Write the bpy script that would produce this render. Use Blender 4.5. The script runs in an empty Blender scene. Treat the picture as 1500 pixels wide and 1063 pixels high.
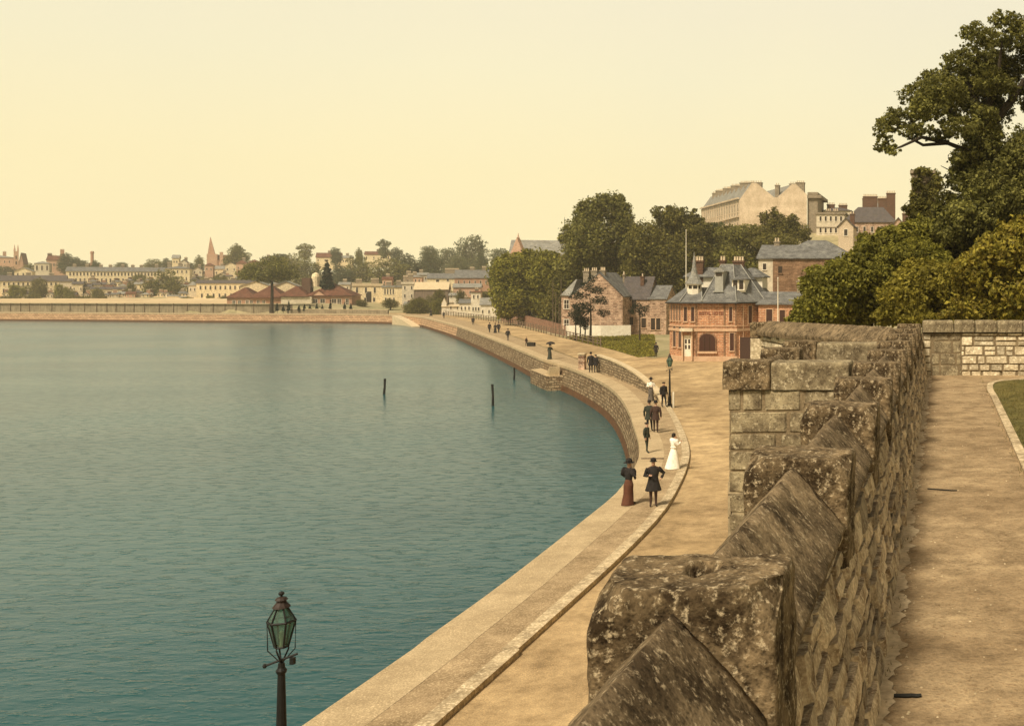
import bpy, bmesh, math, random
import numpy as np
from mathutils import Vector, Matrix, noise
R = math.radians
random.seed(7); rng = np.random.default_rng(7)
scene = bpy.context.scene; C = scene.collection
F = 1500.0; CX = 1380.0; CY = 418.0; EYE = 11.1        # lens length in photo pixels, foot of the level view, eye height above the water
WALK = 8.84; ROAD = 2.46; PROM = 2.6

def W(px, py, Y):
    return Vector(((px-CX)*Y/F, Y, EYE-(py-CY)*Y/F))
def G(px, py, z=PROM):
    Y = F*(EYE-z)/(py-CY)
    return Vector(((px-CX)*Y/F, Y, z))

# ------------------------------------------------------------------ objects
def tag(o, label=None, cat=None, group=None, kind=None):
    if label: o['label'] = label
    if cat: o['category'] = cat
    if group: o['group'] = group
    if kind: o['kind'] = kind
    return o
def empty(name, loc, label, cat, group=None, rz=0):
    o = bpy.data.objects.new(name, None); C.objects.link(o)
    o.location = loc; o.rotation_euler = (0, 0, rz); o.empty_display_size = .2
    return tag(o, label, cat, group)
def copy_tree(o, parent=None, loc=None, label=None, scale=None, rz=None):
    c = o.copy(); C.objects.link(c); c.parent = parent
    if loc is not None: c.location = loc
    if label: c['label'] = label
    if scale is not None: c.scale = scale if hasattr(scale, '__len__') else (scale,)*3
    if rz is not None: c.rotation_euler = (0, 0, rz)
    for ch in list(o.children): copy_tree(ch, c)
    return c

class MB:
    """collects faces (with per-face material slot), built as one mesh"""
    def __init__(s): s.v = []; s.f = []; s.m = []; s.uv = []; s.mats = []
    def slot(s, m):
        if m not in s.mats: s.mats.append(m)
        return s.mats.index(m)
    def face(s, pts, mat, uvs=None):
        n = len(s.v); s.v += [tuple(p) for p in pts]
        s.f.append(tuple(range(n, n+len(pts)))); s.m.append(s.slot(mat))
        if uvs is None:
            P = [Vector(p) for p in pts]
            nn = Vector((0, 0, 0))
            for i in range(1, len(P)-1): nn += (P[i]-P[0]).cross(P[i+1]-P[0])
            if nn.length < 1e-12: nn = Vector((0, 0, 1))
            nn.normalize()
            if abs(nn.z) > .95: uvs = [(p.x, p.y) for p in P]
            else:
                t = Vector((-nn.y, nn.x, 0)).normalized(); b = nn.cross(t)
                uvs = [(p.dot(t), p.dot(b)) for p in P]
        s.uv += list(uvs)
    def box(s, x0, x1, y0, y1, z0, z1, mat):
        p = [(x0,y0,z0),(x1,y0,z0),(x1,y1,z0),(x0,y1,z0),(x0,y0,z1),(x1,y0,z1),(x1,y1,z1),(x0,y1,z1)]
        for q in ((0,3,2,1),(4,5,6,7),(0,1,5,4),(1,2,6,5),(2,3,7,6),(3,0,4,7)): s.face([p[i] for i in q], mat)
        return s
    def prism(s, poly, z0, z1, mat, topmat=None):      # plan polygon (counter-clockwise), vertical sides
        n = len(poly)
        for i in range(n):
            a, b = poly[i], poly[(i+1) % n]
            s.face([(a[0],a[1],z0),(b[0],b[1],z0),(b[0],b[1],z1),(a[0],a[1],z1)], mat)
        s.face([(p[0],p[1],z1) for p in poly], topmat or mat)
        s.face([(p[0],p[1],z0) for p in reversed(poly)], mat)
        return s
    def loft(s, rings, mat, cap=True, closed=True):
        n = len(rings[0]); rg = range(n if closed else n-1)
        for a, b in zip(rings[:-1], rings[1:]):
            for i in rg: s.face([a[i], a[(i+1) % n], b[(i+1) % n], b[i]], mat)
        if cap: s.face(list(reversed(rings[0])), mat); s.face(rings[-1], mat)
        return s
    def lathe(s, c, prof, mat, n=10, sx=1, sy=1):
        rings = [[(c[0]+r*sx*math.cos(2*math.pi*i/n), c[1]+r*sy*math.sin(2*math.pi*i/n), c[2]+z) for i in range(n)] for r, z in prof]
        return s.loft(rings, mat)
    def tube(s, pts, rad, mat, n=6):
        rings = []
        P = [Vector(p) for p in pts]
        for i, p in enumerate(P):
            d = (P[min(i+1, len(P)-1)]-P[max(i-1, 0)]).normalized()
            a = d.cross(Vector((0, 0, 1)))
            if a.length < .1: a = Vector((1, 0, 0))
            a.normalize(); b = d.cross(a)
            r = rad[i] if hasattr(rad, '__len__') else rad
            rings.append([p+(a*math.cos(2*math.pi*k/n)+b*math.sin(2*math.pi*k/n))*r for k in range(n)])
        return s.loft(rings, mat)
    def build(s, name, parent=None, smooth=False, origin=None):
        me = bpy.data.meshes.new(name)
        v = s.v
        if origin is not None: v = [(a-origin[0], b-origin[1], c-origin[2]) for a, b, c in v]
        me.from_pydata(v, [], s.f)
        for m in s.mats: me.materials.append(m)
        me.polygons.foreach_set('material_index', s.m)
        uv = me.uv_layers.new(name='UVMap'); uv.data.foreach_set('uv', np.array(s.uv, dtype=np.float32).ravel())
        if smooth: me.polygons.foreach_set('use_smooth', [True]*len(s.f))
        me.update()
        o = bpy.data.objects.new(name, me); C.objects.link(o)
        if origin is not None and parent is None: o.location = origin
        if parent is not None: o.parent = parent
        return o

def weld(o, d=1e-4):
    bm = bmesh.new(); bm.from_mesh(o.data); bmesh.ops.remove_doubles(bm, verts=bm.verts, dist=d)
    bmesh.ops.recalc_face_normals(bm, faces=bm.faces); bm.to_mesh(o.data); bm.free()

# ------------------------------------------------------------------ materials
MATS = {}
def new_mat(name):
    m = bpy.data.materials.new(name); m.use_nodes = True
    nt = m.node_tree; b = nt.nodes['Principled BSDF']; b.inputs['Specular IOR Level'].default_value = .25
    MATS[name] = m
    return m, nt, b
def N(nt, t, **k):
    n = nt.nodes.new(t)
    for a, v in k.items():
        if a.startswith('i_'):
            n.inputs[a[2:].replace('_', ' ')].default_value = v
        else: setattr(n, a, v)
    return n
def ramp(nt, src, stops):
    r = nt.nodes.new('ShaderNodeValToRGB'); e = r.color_ramp.elements
    while len(e) < len(stops): e.new(.5)
    for x, (p, c) in zip(e, stops):
        x.position = p; x.color = (*c, 1) if len(c) == 3 else c
    nt.links.new(src, r.inputs[0]); return r
def noise_n(nt, vec, scale, detail=4, rough=.55, dist=0):
    n = N(nt, 'ShaderNodeTexNoise'); n.inputs['Scale'].default_value = scale; n.inputs['Detail'].default_value = detail
    n.inputs['Roughness'].default_value = rough; n.inputs['Distortion'].default_value = dist
    nt.links.new(vec, n.inputs['Vector']); return n
def mixc(nt, fac, a, b, mode='MIX'):
    m = N(nt, 'ShaderNodeMix', data_type='RGBA', blend_type=mode)
    for sock, val in ((m.inputs[0], fac), (m.inputs[6], a), (m.inputs[7], b)):
        if hasattr(val, 'is_output'): nt.links.new(val, sock)
        elif isinstance(val, (int, float)): sock.default_value = val
        else: sock.default_value = (*val, 1)
    return m.outputs[2]
def bump(nt, b, h, strength=.5, dist=.02, prev=None):
    n = N(nt, 'ShaderNodeBump'); n.inputs['Strength'].default_value = strength; n.inputs['Distance'].default_value = dist
    nt.links.new(h, n.inputs['Height'])
    if prev is not None: nt.links.new(prev, n.inputs['Normal'])
    nt.links.new(n.outputs[0], b.inputs['Normal']); return n.outputs[0]
def mottled(name, c1, c2, scale=3, rough=.9, bstr=.3, bdist=.02, c3=None, fine=8, coord='Object', island=0, spec=.2, stretch=None):
    """two or three colours broken up by noise"""
    m, nt, b = new_mat(name); b.inputs['Roughness'].default_value = rough; b.inputs['Specular IOR Level'].default_value = spec
    tc = N(nt, 'ShaderNodeTexCoord'); v = tc.outputs[coord]
    if stretch:
        mp = N(nt, 'ShaderNodeMapping'); mp.inputs['Scale'].default_value = stretch; nt.links.new(v, mp.inputs[0]); v = mp.outputs[0]
    n1 = noise_n(nt, v, scale, 6, .6); n2 = noise_n(nt, v, scale*fine, 3, .6)
    r = ramp(nt, n1.outputs[0], [(.35, c1), (.65, c2)])
    col = r.outputs[0]
    if c3:
        r2 = ramp(nt, n2.outputs[0], [(.52, (0,0,0)), (.68, (1,1,1))]); col = mixc(nt, r2.outputs[0], col, c3)
    f = ramp(nt, n2.outputs[0], [(.3, (.72,.72,.72)), (.7, (1.2,1.2,1.2))])
    col = mixc(nt, 1.0, col, f.outputs[0], 'MULTIPLY')
    if island:
        g = N(nt, 'ShaderNodeNewGeometry')
        rr = ramp(nt, g.outputs['Random Per Island'], [(0, (1-island,)*3), (1, (1+island*.7,)*3)])
        col = mixc(nt, 1.0, col, rr.outputs[0], 'MULTIPLY')
    nt.links.new(col, b.inputs['Base Color'])
    if bstr: bump(nt, b, n2.outputs[0], bstr, bdist)
    return m
def masonry(name, c1, c2, mortar, bw, bh, ms=.012, distort=.0, bstr=.5, var=.5, squash=1, stain=(.1,.08,.05), stain_amt=.4, bd=.02):
    """courses laid in UV metres"""
    m, nt, b = new_mat(name); b.inputs['Roughness'].default_value = .92; b.inputs['Specular IOR Level'].default_value = .15
    tc = N(nt, 'ShaderNodeTexCoord'); v = tc.outputs['UV']
    if distort:
        dn = noise_n(nt, v, 1.6/bw*.5, 2)
        sub = N(nt, 'ShaderNodeVectorMath', operation='SUBTRACT'); nt.links.new(dn.outputs[1], sub.inputs[0]); sub.inputs[1].default_value = (.5,.5,.5)
        sc = N(nt, 'ShaderNodeVectorMath', operation='SCALE'); nt.links.new(sub.outputs[0], sc.inputs[0]); sc.inputs['Scale'].default_value = distort
        ad = N(nt, 'ShaderNodeVectorMath', operation='ADD'); nt.links.new(v, ad.inputs[0]); nt.links.new(sc.outputs[0], ad.inputs[1]); v = ad.outputs[0]
    br = N(nt, 'ShaderNodeTexBrick'); nt.links.new(v, br.inputs['Vector'])
    br.inputs['Scale'].default_value = 1; br.inputs['Brick Width'].default_value = bw; br.inputs['Row Height'].default_value = bh
    br.inputs['Mortar Size'].default_value = ms; br.inputs['Mortar Smooth'].default_value = .3
    br.inputs['Color1'].default_value = (*c1, 1); br.inputs['Color2'].default_value = (*c2, 1); br.inputs['Mortar'].default_value = (*mortar, 1)
    br.squash = squash; br.squash_frequency = 3; br.offset = .5
    n1 = noise_n(nt, tc.outputs['Object'], 1.1, 6, .65); n2 = noise_n(nt, tc.outputs['Object'], 9, 4, .6)
    f = ramp(nt, n2.outputs[0], [(.3, (1-var*.6,)*3), (.7, (1+var*.4,)*3)])
    col = mixc(nt, 1.0, br.outputs[0], f.outputs[0], 'MULTIPLY')
    s = ramp(nt, n1.outputs[0], [(.48, (0,0,0)), (.72, (stain_amt,)*3)])
    col = mixc(nt, s.outputs[0], col, stain)
    nt.links.new(col, b.inputs['Base Color'])
    p = bump(nt, b, n2.outputs[0], .3, bd)
    inv = N(nt, 'ShaderNodeMath', operation='SUBTRACT'); inv.inputs[0].default_value = 1; nt.links.new(br.outputs['Fac'], inv.inputs[1])
    bump(nt, b, inv.outputs[0], bstr, bd, p)
    return m
def plain(name, c, rough=.8, metal=0, spec=.25):
    m, nt, b = new_mat(name); b.inputs['Roughness'].default_value = rough; b.inputs['Metallic'].default_value = metal
    b.inputs['Specular IOR Level'].default_value = spec
    tc = N(nt, 'ShaderNodeTexCoord'); n = noise_n(nt, tc.outputs['Object'], 6, 3)
    r = ramp(nt, n.outputs[0], [(.3, tuple(x*.82 for x in c)), (.7, tuple(min(1, x*1.12) for x in c))])
    nt.links.new(r.outputs[0], b.inputs['Base Color']); return m
def leafmat(name, dark, light, tint=None, scale=.6, tamt=.5):
    m, nt, b = new_mat(name); b.inputs['Roughness'].default_value = .65; b.inputs['Specular IOR Level'].default_value = .2
    tc = N(nt, 'ShaderNodeTexCoord'); g = N(nt, 'ShaderNodeNewGeometry')
    n1 = noise_n(nt, tc.outputs['Object'], scale, 3)
    r1 = ramp(nt, g.outputs['Random Per Island'], [(0, dark), (1, light)])
    r2 = ramp(nt, n1.outputs[0], [(.35, (.7,.7,.7)), (.65, (1.3,1.3,1.3))])
    col = mixc(nt, 1.0, r1.outputs[0], r2.outputs[0], 'MULTIPLY')
    if tint:
        n2 = noise_n(nt, tc.outputs['Object'], scale*1.7, 3)
        r3 = ramp(nt, n2.outputs[0], [(.45, (0,0,0)), (.62, (tamt,)*3)]); col = mixc(nt, r3.outputs[0], col, tint)
    nt.links.new(col, b.inputs['Base Color'])
    tr = N(nt, 'ShaderNodeBsdfTranslucent'); nt.links.new(col, tr.inputs[0])
    mx = N(nt, 'ShaderNodeMixShader'); mx.inputs[0].default_value = .45
    nt.links.new(b.outputs[0], mx.inputs[1]); nt.links.new(tr.outputs[0], mx.inputs[2])
    nt.links.new(mx.outputs[0], nt.nodes['Material Output'].inputs[0]); return m

M = {}
M['lichen'] = None
def lichen_stone(name, tan, dark, pale, scale=7, stretch=(1,1,1), amt=.55):
    m, nt, b = new_mat(name); b.inputs['Roughness'].default_value = .95; b.inputs['Specular IOR Level'].default_value = .1
    tc = N(nt, 'ShaderNodeTexCoord'); mp = N(nt, 'ShaderNodeMapping'); mp.inputs['Scale'].default_value = stretch
    nt.links.new(tc.outputs['Object'], mp.inputs[0]); v = mp.outputs[0]
    n1 = noise_n(nt, v, scale, 8, .7); n2 = noise_n(nt, v, scale*5, 6, .7); n3 = noise_n(nt, v, scale*.35, 4, .6)
    vo = N(nt, 'ShaderNodeTexVoronoi'); vo.inputs['Scale'].default_value = scale*9; nt.links.new(v, vo.inputs['Vector'])
    c = ramp(nt, n1.outputs[0], [(.38, dark), (.62, tan)]).outputs[0]
    k = ramp(nt, n3.outputs[0], [(.4, (0,0,0)), (.62, (amt,)*3)]); c = mixc(nt, k.outputs[0], c, dark)
    k2 = ramp(nt, n2.outputs[0], [(.54, (0,0,0)), (.66, (.8,.8,.8))]); c = mixc(nt, k2.outputs[0], c, pale)
    k3 = ramp(nt, vo.outputs[0], [(.12, (.55,.55,.55)), (.4, (1,1,1))]); c = mixc(nt, 1.0, c, k3.outputs[0], 'MULTIPLY')
    nt.links.new(c, b.inputs['Base Color'])
    p = bump(nt, b, n1.outputs[0], .7, .03); p = bump(nt, b, n2.outputs[0], .6, .012, p); bump(nt, b, vo.outputs[0], .4, .008, p)
    return m
M['lichen'] = lichen_stone('lichen_limestone', (.31,.225,.125), (.035,.023,.012), (.58,.47,.30))
M['coping'] = lichen_stone('streaked_coping_stone', (.32,.235,.135), (.055,.038,.021), (.48,.38,.24), 6, (1,1,1), .55)
M['wallstone'] = mottled('rubble_stone', (.66,.52,.33), (.20,.135,.075), 7.0, .95, .7, .02, (.55,.45,.29), 7, island=.5)
M['palestone'] = mottled('pale_rubble_stone', (.62,.53,.36), (.40,.32,.20), 2.0, .95, .6, .02, (.70,.62,.45), 9, island=.35)
M['mortar'] = mottled('dark_mortar', (.022,.014,.008), (.05,.034,.02), 5, 1, .5, .02)
M['palemortar'] = mottled('wall_mortar', (.16,.12,.07), (.25,.19,.11), 5, 1, .5, .02)
M['ashlar'] = masonry('ashlar_limestone', (.30,.24,.15), (.42,.34,.21), (.07,.05,.03), .62, .27, .008, 0, .6, .8, 1, (.06,.045,.025), .75)
M['ashlar_plain'] = lichen_stone('weathered_ashlar', (.40,.33,.20), (.10,.075,.045), (.55,.47,.31), 4, (1,1,1), .4)
M['seawall'] = masonry('sea_wall_stone', (.40,.30,.18), (.15,.10,.055), (.06,.042,.025), .55, .27, .03, .30, .8, 1.2, 1, (.12,.055,.02), .5, .04)
M['seawall_far'] = masonry('pink_sea_wall_stone', (.62,.40,.23), (.40,.25,.14), (.14,.09,.05), 1.1, .5, .05, .1, .8, .9, 1, (.3,.16,.08), .4, .04)
M['weed'] = mottled('wet_weed_stone', (.07,.035,.015), (.13,.06,.025), 2, .7, .5, .03)
M['rubblewall'] = masonry('rubble_garden_wall', (.46,.355,.22), (.18,.13,.075), (.08,.058,.034), .42, .2, .03, .28, .8, 1.2, 1, (.1,.08,.05), .4, .03)
M['redwall'] = masonry('old_red_brick_wall', (.36,.19,.12), (.20,.105,.065), (.16,.10,.07), .7, .25, .03, .06, .4, 1.2, 1, (.42,.30,.2), .5)
M['cap'] = mottled('pale_coping', (.62,.50,.32), (.48,.38,.23), 2, .9, .3, .01)
M['pave'] = mottled('promenade_paving', (.40,.295,.17), (.31,.225,.125), .8, .95, .4, .01, (.50,.39,.24), 34)
M['pavedge'] = mottled('promenade_edge_stone', (.53,.415,.25), (.39,.295,.17), .7, .95, .4, .01, (.58,.46,.29), 40)
M['kerb'] = mottled('kerb_stone', (.60,.48,.30), (.40,.31,.185), 1.6, .95, .6, .02, (.66,.55,.37), 10)
M['road'] = mottled('sandy_road', (.56,.41,.22), (.33,.235,.125), .16, .97, .5, .02, (.46,.32,.16), 170)
nt = M['road'].node_tree; b = nt.nodes['Principled BSDF']; old = b.inputs['Base Color'].links[0].from_socket; tc = [n for n in nt.nodes if n.type == 'TEX_COORD'][0]
mp = N(nt, 'ShaderNodeMapping'); mp.inputs['Scale'].default_value = (.35,.14,1); mp.inputs['Rotation'].default_value = (0,0,.05); nt.links.new(tc.outputs['Object'], mp.inputs[0])
nn = noise_n(nt, mp.outputs[0], 1.0, 5, .6); rr_ = ramp(nt, nn.outputs[0], [(.42,(.80,.78,.74)),(.58,(1.1,1.1,1.1))]); nt.links.new(mixc(nt, .7, old, rr_.outputs[0], 'MULTIPLY'), b.inputs['Base Color'])
M['walk'] = mottled('gravel_walk', (.44,.325,.185), (.29,.205,.112), .9, .97, .8, .02, (.21,.145,.078), 30)
M['walkpale'] = mottled('pale_mortar_edge', (.62,.50,.32), (.44,.34,.21), 3, .95, .5, .01, None, 8)
M['terrain'] = mottled('rough_ground', (.40,.33,.19), (.20,.19,.09), .05, .98, .4, .05, None, 20)
M['sand'] = mottled('far_sandy_field', (.66,.52,.31), (.50,.38,.22), .03, .98, .2, .05, None, 20)
M['grassm'] = mottled('lawn_turf', (.105,.092,.028), (.18,.145,.045), 1.2, .95, .8, .03, (.05,.065,.018), 30)
M['brick'] = masonry('orange_red_brick', (.56,.245,.115), (.32,.125,.06), (.56,.40,.27), .60, .20, .035, 0, .3, .6, 1, (.5,.3,.17), .4, .01)
M['brick2'] = masonry('brown_brick', (.30,.175,.10), (.17,.095,.055), (.30,.21,.13), .6, .22, .02, 0, .3, .7, 1, (.14,.08,.05), .5, .01)
M['housestone'] = masonry('mottled_house_stone', (.58,.38,.26), (.20,.11,.07), (.46,.35,.24), .7, .28, .04, .08, .4, 1.2, 1, (.62,.46,.33), .75, .02)
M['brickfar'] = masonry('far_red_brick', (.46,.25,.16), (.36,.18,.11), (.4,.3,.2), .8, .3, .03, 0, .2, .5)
M['slate'] = masonry('blue_grey_slate', (.185,.185,.175), (.13,.13,.125), (.07,.07,.066), .4, .28, .012, 0, .5, .7, 1, (.2,.19,.15), .4)
M['slatep'] = masonry('pale_slate', (.30,.29,.25), (.22,.22,.20), (.13,.13,.12), .5, .35, .015, 0, .4, .7, 1, (.36,.33,.25), .5)
M['slated'] = masonry('dark_slate', (.115,.10,.095), (.08,.07,.07), (.05,.045,.04), .5, .35, .015, 0, .4, .7)
M['redtile'] = masonry('dark_red_tile', (.20,.085,.05), (.14,.06,.038), (.06,.03,.02), .4, .35, .03, 0, .5, .7)
M['cream'] = mottled('cream_stucco', (.80,.68,.44), (.66,.54,.34), .25, .9, .1, .01)
M['cream2'] = mottled('pale_grey_stucco', (.62,.54,.40), (.50,.43,.31), .25, .9, .1, .01)
M['terrace'] = mottled('terrace_render', (.62,.50,.36), (.48,.38,.26), .6, .9, .1, .03, (.76,.64,.46), 12)
M['pinkwall'] = mottled('pink_stone', (.56,.36,.24), (.44,.27,.18), .3, .9, .1, .01)
M['timber'] = mottled('weathered_timber', (.20,.15,.10), (.12,.085,.055), 1, .95, .4, .02, None, 6, stretch=(3,3,.4))
M['greytimber'] = mottled('grey_shed_boards', (.24,.18,.13), (.15,.115,.085), 1, .95, .4, .02, None, 6, stretch=(3,3,.3))
M['piling'] = mottled('grey_timber_revetment', (.30,.255,.17), (.19,.155,.10), .8, .95, .4, .02, None, 6, stretch=(3,3,.3))
M['white'] = mottled('white_paint', (.80,.74,.60), (.68,.61,.47), 2, .7, .1, .005)
M['whitewash'] = mottled('whitewashed_rubble', (.82,.75,.60), (.58,.50,.37), .6, .9, .4, .03, (.40,.33,.23), 5)
M['glass'] = plain('window_glass', (.035,.022,.015), .25, 0, .5)
M['glassred'] = plain('dark_red_window_glass', (.05,.018,.012), .3, 0, .4)
M['iron'] = plain('black_cast_iron', (.009,.009,.008), .6, 0, .25)
M['ironred'] = plain('rusty_lamp_hood', (.032,.020,.015), .6, .1, .3)
M['post'] = mottled('black_wet_timber', (.012,.013,.012), (.03,.028,.022), 3, .8, .5, .02)
M['pot'] = plain('pale_chimney_pots', (.62,.50,.34), .8)
M['chim'] = masonry('stone_chimney', (.36,.30,.21), (.25,.20,.14), (.15,.12,.08), .4, .2, .02, .02, .4, .7)
M['chimd'] = masonry('dark_brick_chimney', (.16,.085,.055), (.11,.06,.04), (.08,.05,.03), .4, .2, .02, .02, .4, .7)
M['bark'] = mottled('bark', (.055,.042,.026), (.03,.022,.014), 3, .95, .8, .04, None, 6, stretch=(3,3,.5))
M['leafA'] = leafmat('elm_leaves', (.065,.066,.016), (.29,.27,.068))
M['leafB'] = leafmat('dark_laurel_leaves', (.050,.050,.013), (.26,.23,.055))
M['leafC'] = leafmat('yellow_green_leaves', (.11,.10,.016), (.46,.39,.060), (.17,.14,.02), .8, .5)
M['leafD'] = leafmat('autumn_creeper_leaves', (.10,.095,.016), (.44,.37,.055), (.24,.13,.028), 2.6, .30)
M['leafE'] = leafmat('bright_bush_leaves', (.08,.082,.014), (.36,.33,.055), None, .3)
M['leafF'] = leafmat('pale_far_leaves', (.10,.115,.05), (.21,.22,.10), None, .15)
M['leafG'] = leafmat('conifer_needles', (.012,.018,.010), (.035,.045,.020))
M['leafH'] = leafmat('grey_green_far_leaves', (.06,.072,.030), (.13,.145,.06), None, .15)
M['skin'] = plain('skin', (.50,.30,.20), .6)
M['hair'] = plain('dark_hair', (.02,.014,.01), .7)
M['black'] = mottled('black_wool', (.030,.026,.024), (.016,.014,.014), 6, .9, .5, .01)
M['darkgreen'] = plain('dark_green_cloth', (.035,.040,.028), .9)
M['darkbrown'] = plain('dark_brown_cloth', (.055,.030,.022), .9)
M['rust'] = plain('rust_red_skirt', (.10,.04,.022), .9)
M['greycloth'] = plain('grey_tweed', (.12,.10,.08), .9)
M['whitecloth'] = plain('white_cotton', (.85,.80,.68), .8)
M['red'] = plain('dark_red_lettering', (.20,.075,.045), .8)
M['string'] = mottled('stone_string_course', (.58,.40,.26), (.48,.31,.19), 2, .9, .2, .01)
M['lead'] = mottled('pale_lead_flashing', (.36,.35,.30), (.27,.265,.23), 2, .7, .1, .01)

# lantern glass: thin clear greenish panes
m, nt, b = new_mat('lantern_glass'); M['lampglass'] = m
b.inputs['Base Color'].default_value = (.35,.48,.40,1); b.inputs['Roughness'].default_value = .12
tp = N(nt, 'ShaderNodeBsdfTransparent'); tp.inputs[0].default_value = (.62,.74,.70,1)
mx = N(nt, 'ShaderNodeMixShader'); mx.inputs[0].default_value = .14
nt.links.new(tp.outputs[0], mx.inputs[1]); nt.links.new(b.outputs[0], mx.inputs[2]); nt.links.new(mx.outputs[0], nt.nodes['Material Output'].inputs[0])

# water: teal body under a rippled surface
m, nt, b = new_mat('harbour_water'); M['water'] = m
b.inputs['Base Color'].default_value = (.030,.105,.115,1); b.inputs['Roughness'].default_value = .22; b.inputs['IOR'].default_value = 1.20
b.inputs['Specular IOR Level'].default_value = .5
tc = N(nt, 'ShaderNodeTexCoord')
def wv(scale, st, det=3):
    mp = N(nt, 'ShaderNodeMapping'); mp.inputs['Scale'].default_value = st; mp.inputs['Rotation'].default_value = (0,0,.25)
    nt.links.new(tc.outputs['Object'], mp.inputs[0]); return noise_n(nt, mp.outputs[0], scale, det, .55)
w1 = wv(1.1, (.45,1,1)); w2 = wv(4.0, (.5,1,1), 2); w3 = wv(.05, (1,1,1), 3)
p = bump(nt, b, w1.outputs[0], .35, .14); p = bump(nt, b, w2.outputs[0], .45, .03, p)
w5 = wv(2.4, (.45,1.1,1), 3); r5 = ramp(nt, w5.outputs[0], [(.55,(0,0,0)),(.72,(1,1,1))]); bump(nt, b, r5.outputs[0], .45, .05, p)
r = ramp(nt, w3.outputs[0], [(.35, (.011,.062,.070)), (.65, (.018,.083,.089))]); nt.links.new(r.outputs[0], b.inputs['Base Color'])

wp = wv(.03, (.5,1.8,1), 4); rp = ramp(nt, wp.outputs[0], [(.40,(.17,.17,.17)),(.62,(.21,.21,.21))]); nt.links.new(rp.outputs[0], b.inputs['Roughness'])

def grit(m, scale, lo, hi, a=.38, z=.62, bs=.5, bd=.02):
    nt = m.node_tree; b = nt.nodes['Principled BSDF']; old = b.inputs['Base Color'].links[0].from_socket; tc = [n for n in nt.nodes if n.type == 'TEX_COORD'][0]
    n = noise_n(nt, tc.outputs['Object'], scale, 10, .78); r = ramp(nt, n.outputs[0], [(a,(lo,lo*.97,lo*.93)),(z,(hi,hi,hi))]); nt.links.new(mixc(nt, 1.0, old, r.outputs[0], 'MULTIPLY'), b.inputs['Base Color'])
    prev = b.inputs['Normal'].links[0].from_socket if b.inputs['Normal'].links else None; bump(nt, b, n.outputs[0], bs, bd, prev)
grit(M['road'], .8, .62, 1.18); grit(M['walk'], 2.6, .60, 1.22); grit(M['pave'], 1.2, .70, 1.12); grit(M['pavedge'], 1.4, .72, 1.12); grit(M['kerb'], 2.2, .6, 1.15)
grit(M['brick'], 1.6, .62, 1.15); grit(M['slate'], 1.1, .68, 1.25); grit(M['housestone'], .9, .6, 1.2); grit(M['terrace'], .35, .78, 1.08); grit(M['cream'], .5, .80, 1.05); grit(M['sand'], .12, .72, 1.1)
grit(M['redtile'], .6, .65, 1.2); grit(M['brick2'], .8, .6, 1.2); grit(M['slatep'], .6, .7, 1.15); grit(M['piling'], .5, .7, 1.1); grit(M['grassm'], 6, .6, 1.35)
HAZE = 0.00025
# ------------------------------------------------------------------ shore line (plan)
def smooth(pts, step):
    P = [Vector((p[0], p[1])) for p in pts]; out = []
    for i in range(len(P)-1):
        a, b, c, d = P[max(i-1,0)], P[i], P[i+1], P[min(i+2,len(P)-1)]
        n = max(1, int((c-b).length/step))
        for k in range(n):
            t = k/n; out.append(.5*((2*b)+(c-a)*t+(2*a-5*b+4*c-d)*t*t+(3*b-a-3*c+d)*t**3))
    out.append(P[-1]); return [(p.x, p.y) for p in out]
shore_px = [(863,757),(905,722),(925,695),(937,672),(938,650),(930,623),(922,601),(908,579),(889,563),(862,549),(834,538),(796,526),(780,519.5),(740,503),(700,488),(670,477.5),(640,469.5),(615,464),(580,461.3),(500,460.2),(320,459.5),(0,457.5)]
SH = [(-12.3,-60),(-12.3,-20),(-12.3,19.8),(-12.38,24.7),(-12.5,29.5)]+[tuple(G(*p))[:2] for p in shore_px]+[(-420,336),(-900,354)]
SHORE = smooth(SH, 1.6)
kerb_px = [(987,724),(1006,683),(1009,655),(998,623),(982,595),(969,578)]
KR = [(-9.85,-60),(-9.85,-20),(-9.85,19.8),(-9.95,24),(-10.1,31.6),(-10.4,37.3)]+[tuple(G(*p))[:2] for p in kerb_px]
in_px = [(946,573),(920,560),(895,551),(875,544.5),(858,531),(800,509.5),(741,489),(692,472.8),(655,465),(620,460.8)]
INN = [tuple(G(*p))[:2] for p in in_px]
FARIN = [(-190,312),(-230,316),(-300,331),(-420,345),(-900,364)]
INNER = smooth(KR+INN+FARIN, 1.6)
KERB = smooth(KR, 1.6)
SA = np.array(SHORE)
def dist_shore(X, Y):
    """signed distance from the shore line, land positive"""
    P = np.stack([X.ravel(), Y.ravel()], 1); best = np.full(len(P), 1e9)
    A = SA[:-1][::1]; B = SA[1:]
    for a, b in zip(A, B):
        ab = b-a; t = np.clip(((P-a)@ab)/max(ab@ab, 1e-9), 0, 1)
        d = np.hypot(*(P-(a+t[:,None]*ab)).T); best = np.minimum(best, d)
    poly = np.vstack([SA, [[-900,3000],[3000,3000],[3000,-60]]]); inside = np.zeros(len(P), bool)
    n = len(poly); j = n-1
    for i in range(n):
        xi, yi = poly[i]; xj, yj = poly[j]
        c = ((yi > P[:,1]) != (yj > P[:,1]))
        with np.errstate(divide='ignore', invalid='ignore'):
            c &= P[:,0] < (xj-xi)*(P[:,1]-yi)/((yj-yi) if yj != yi else 1e-9)+xi
        inside ^= c; j = i
    return np.where(inside, best, -best).reshape(X.shape)
def S(t): t = np.clip(t, 0, 1); return t*t*(3-2*t)
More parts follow.
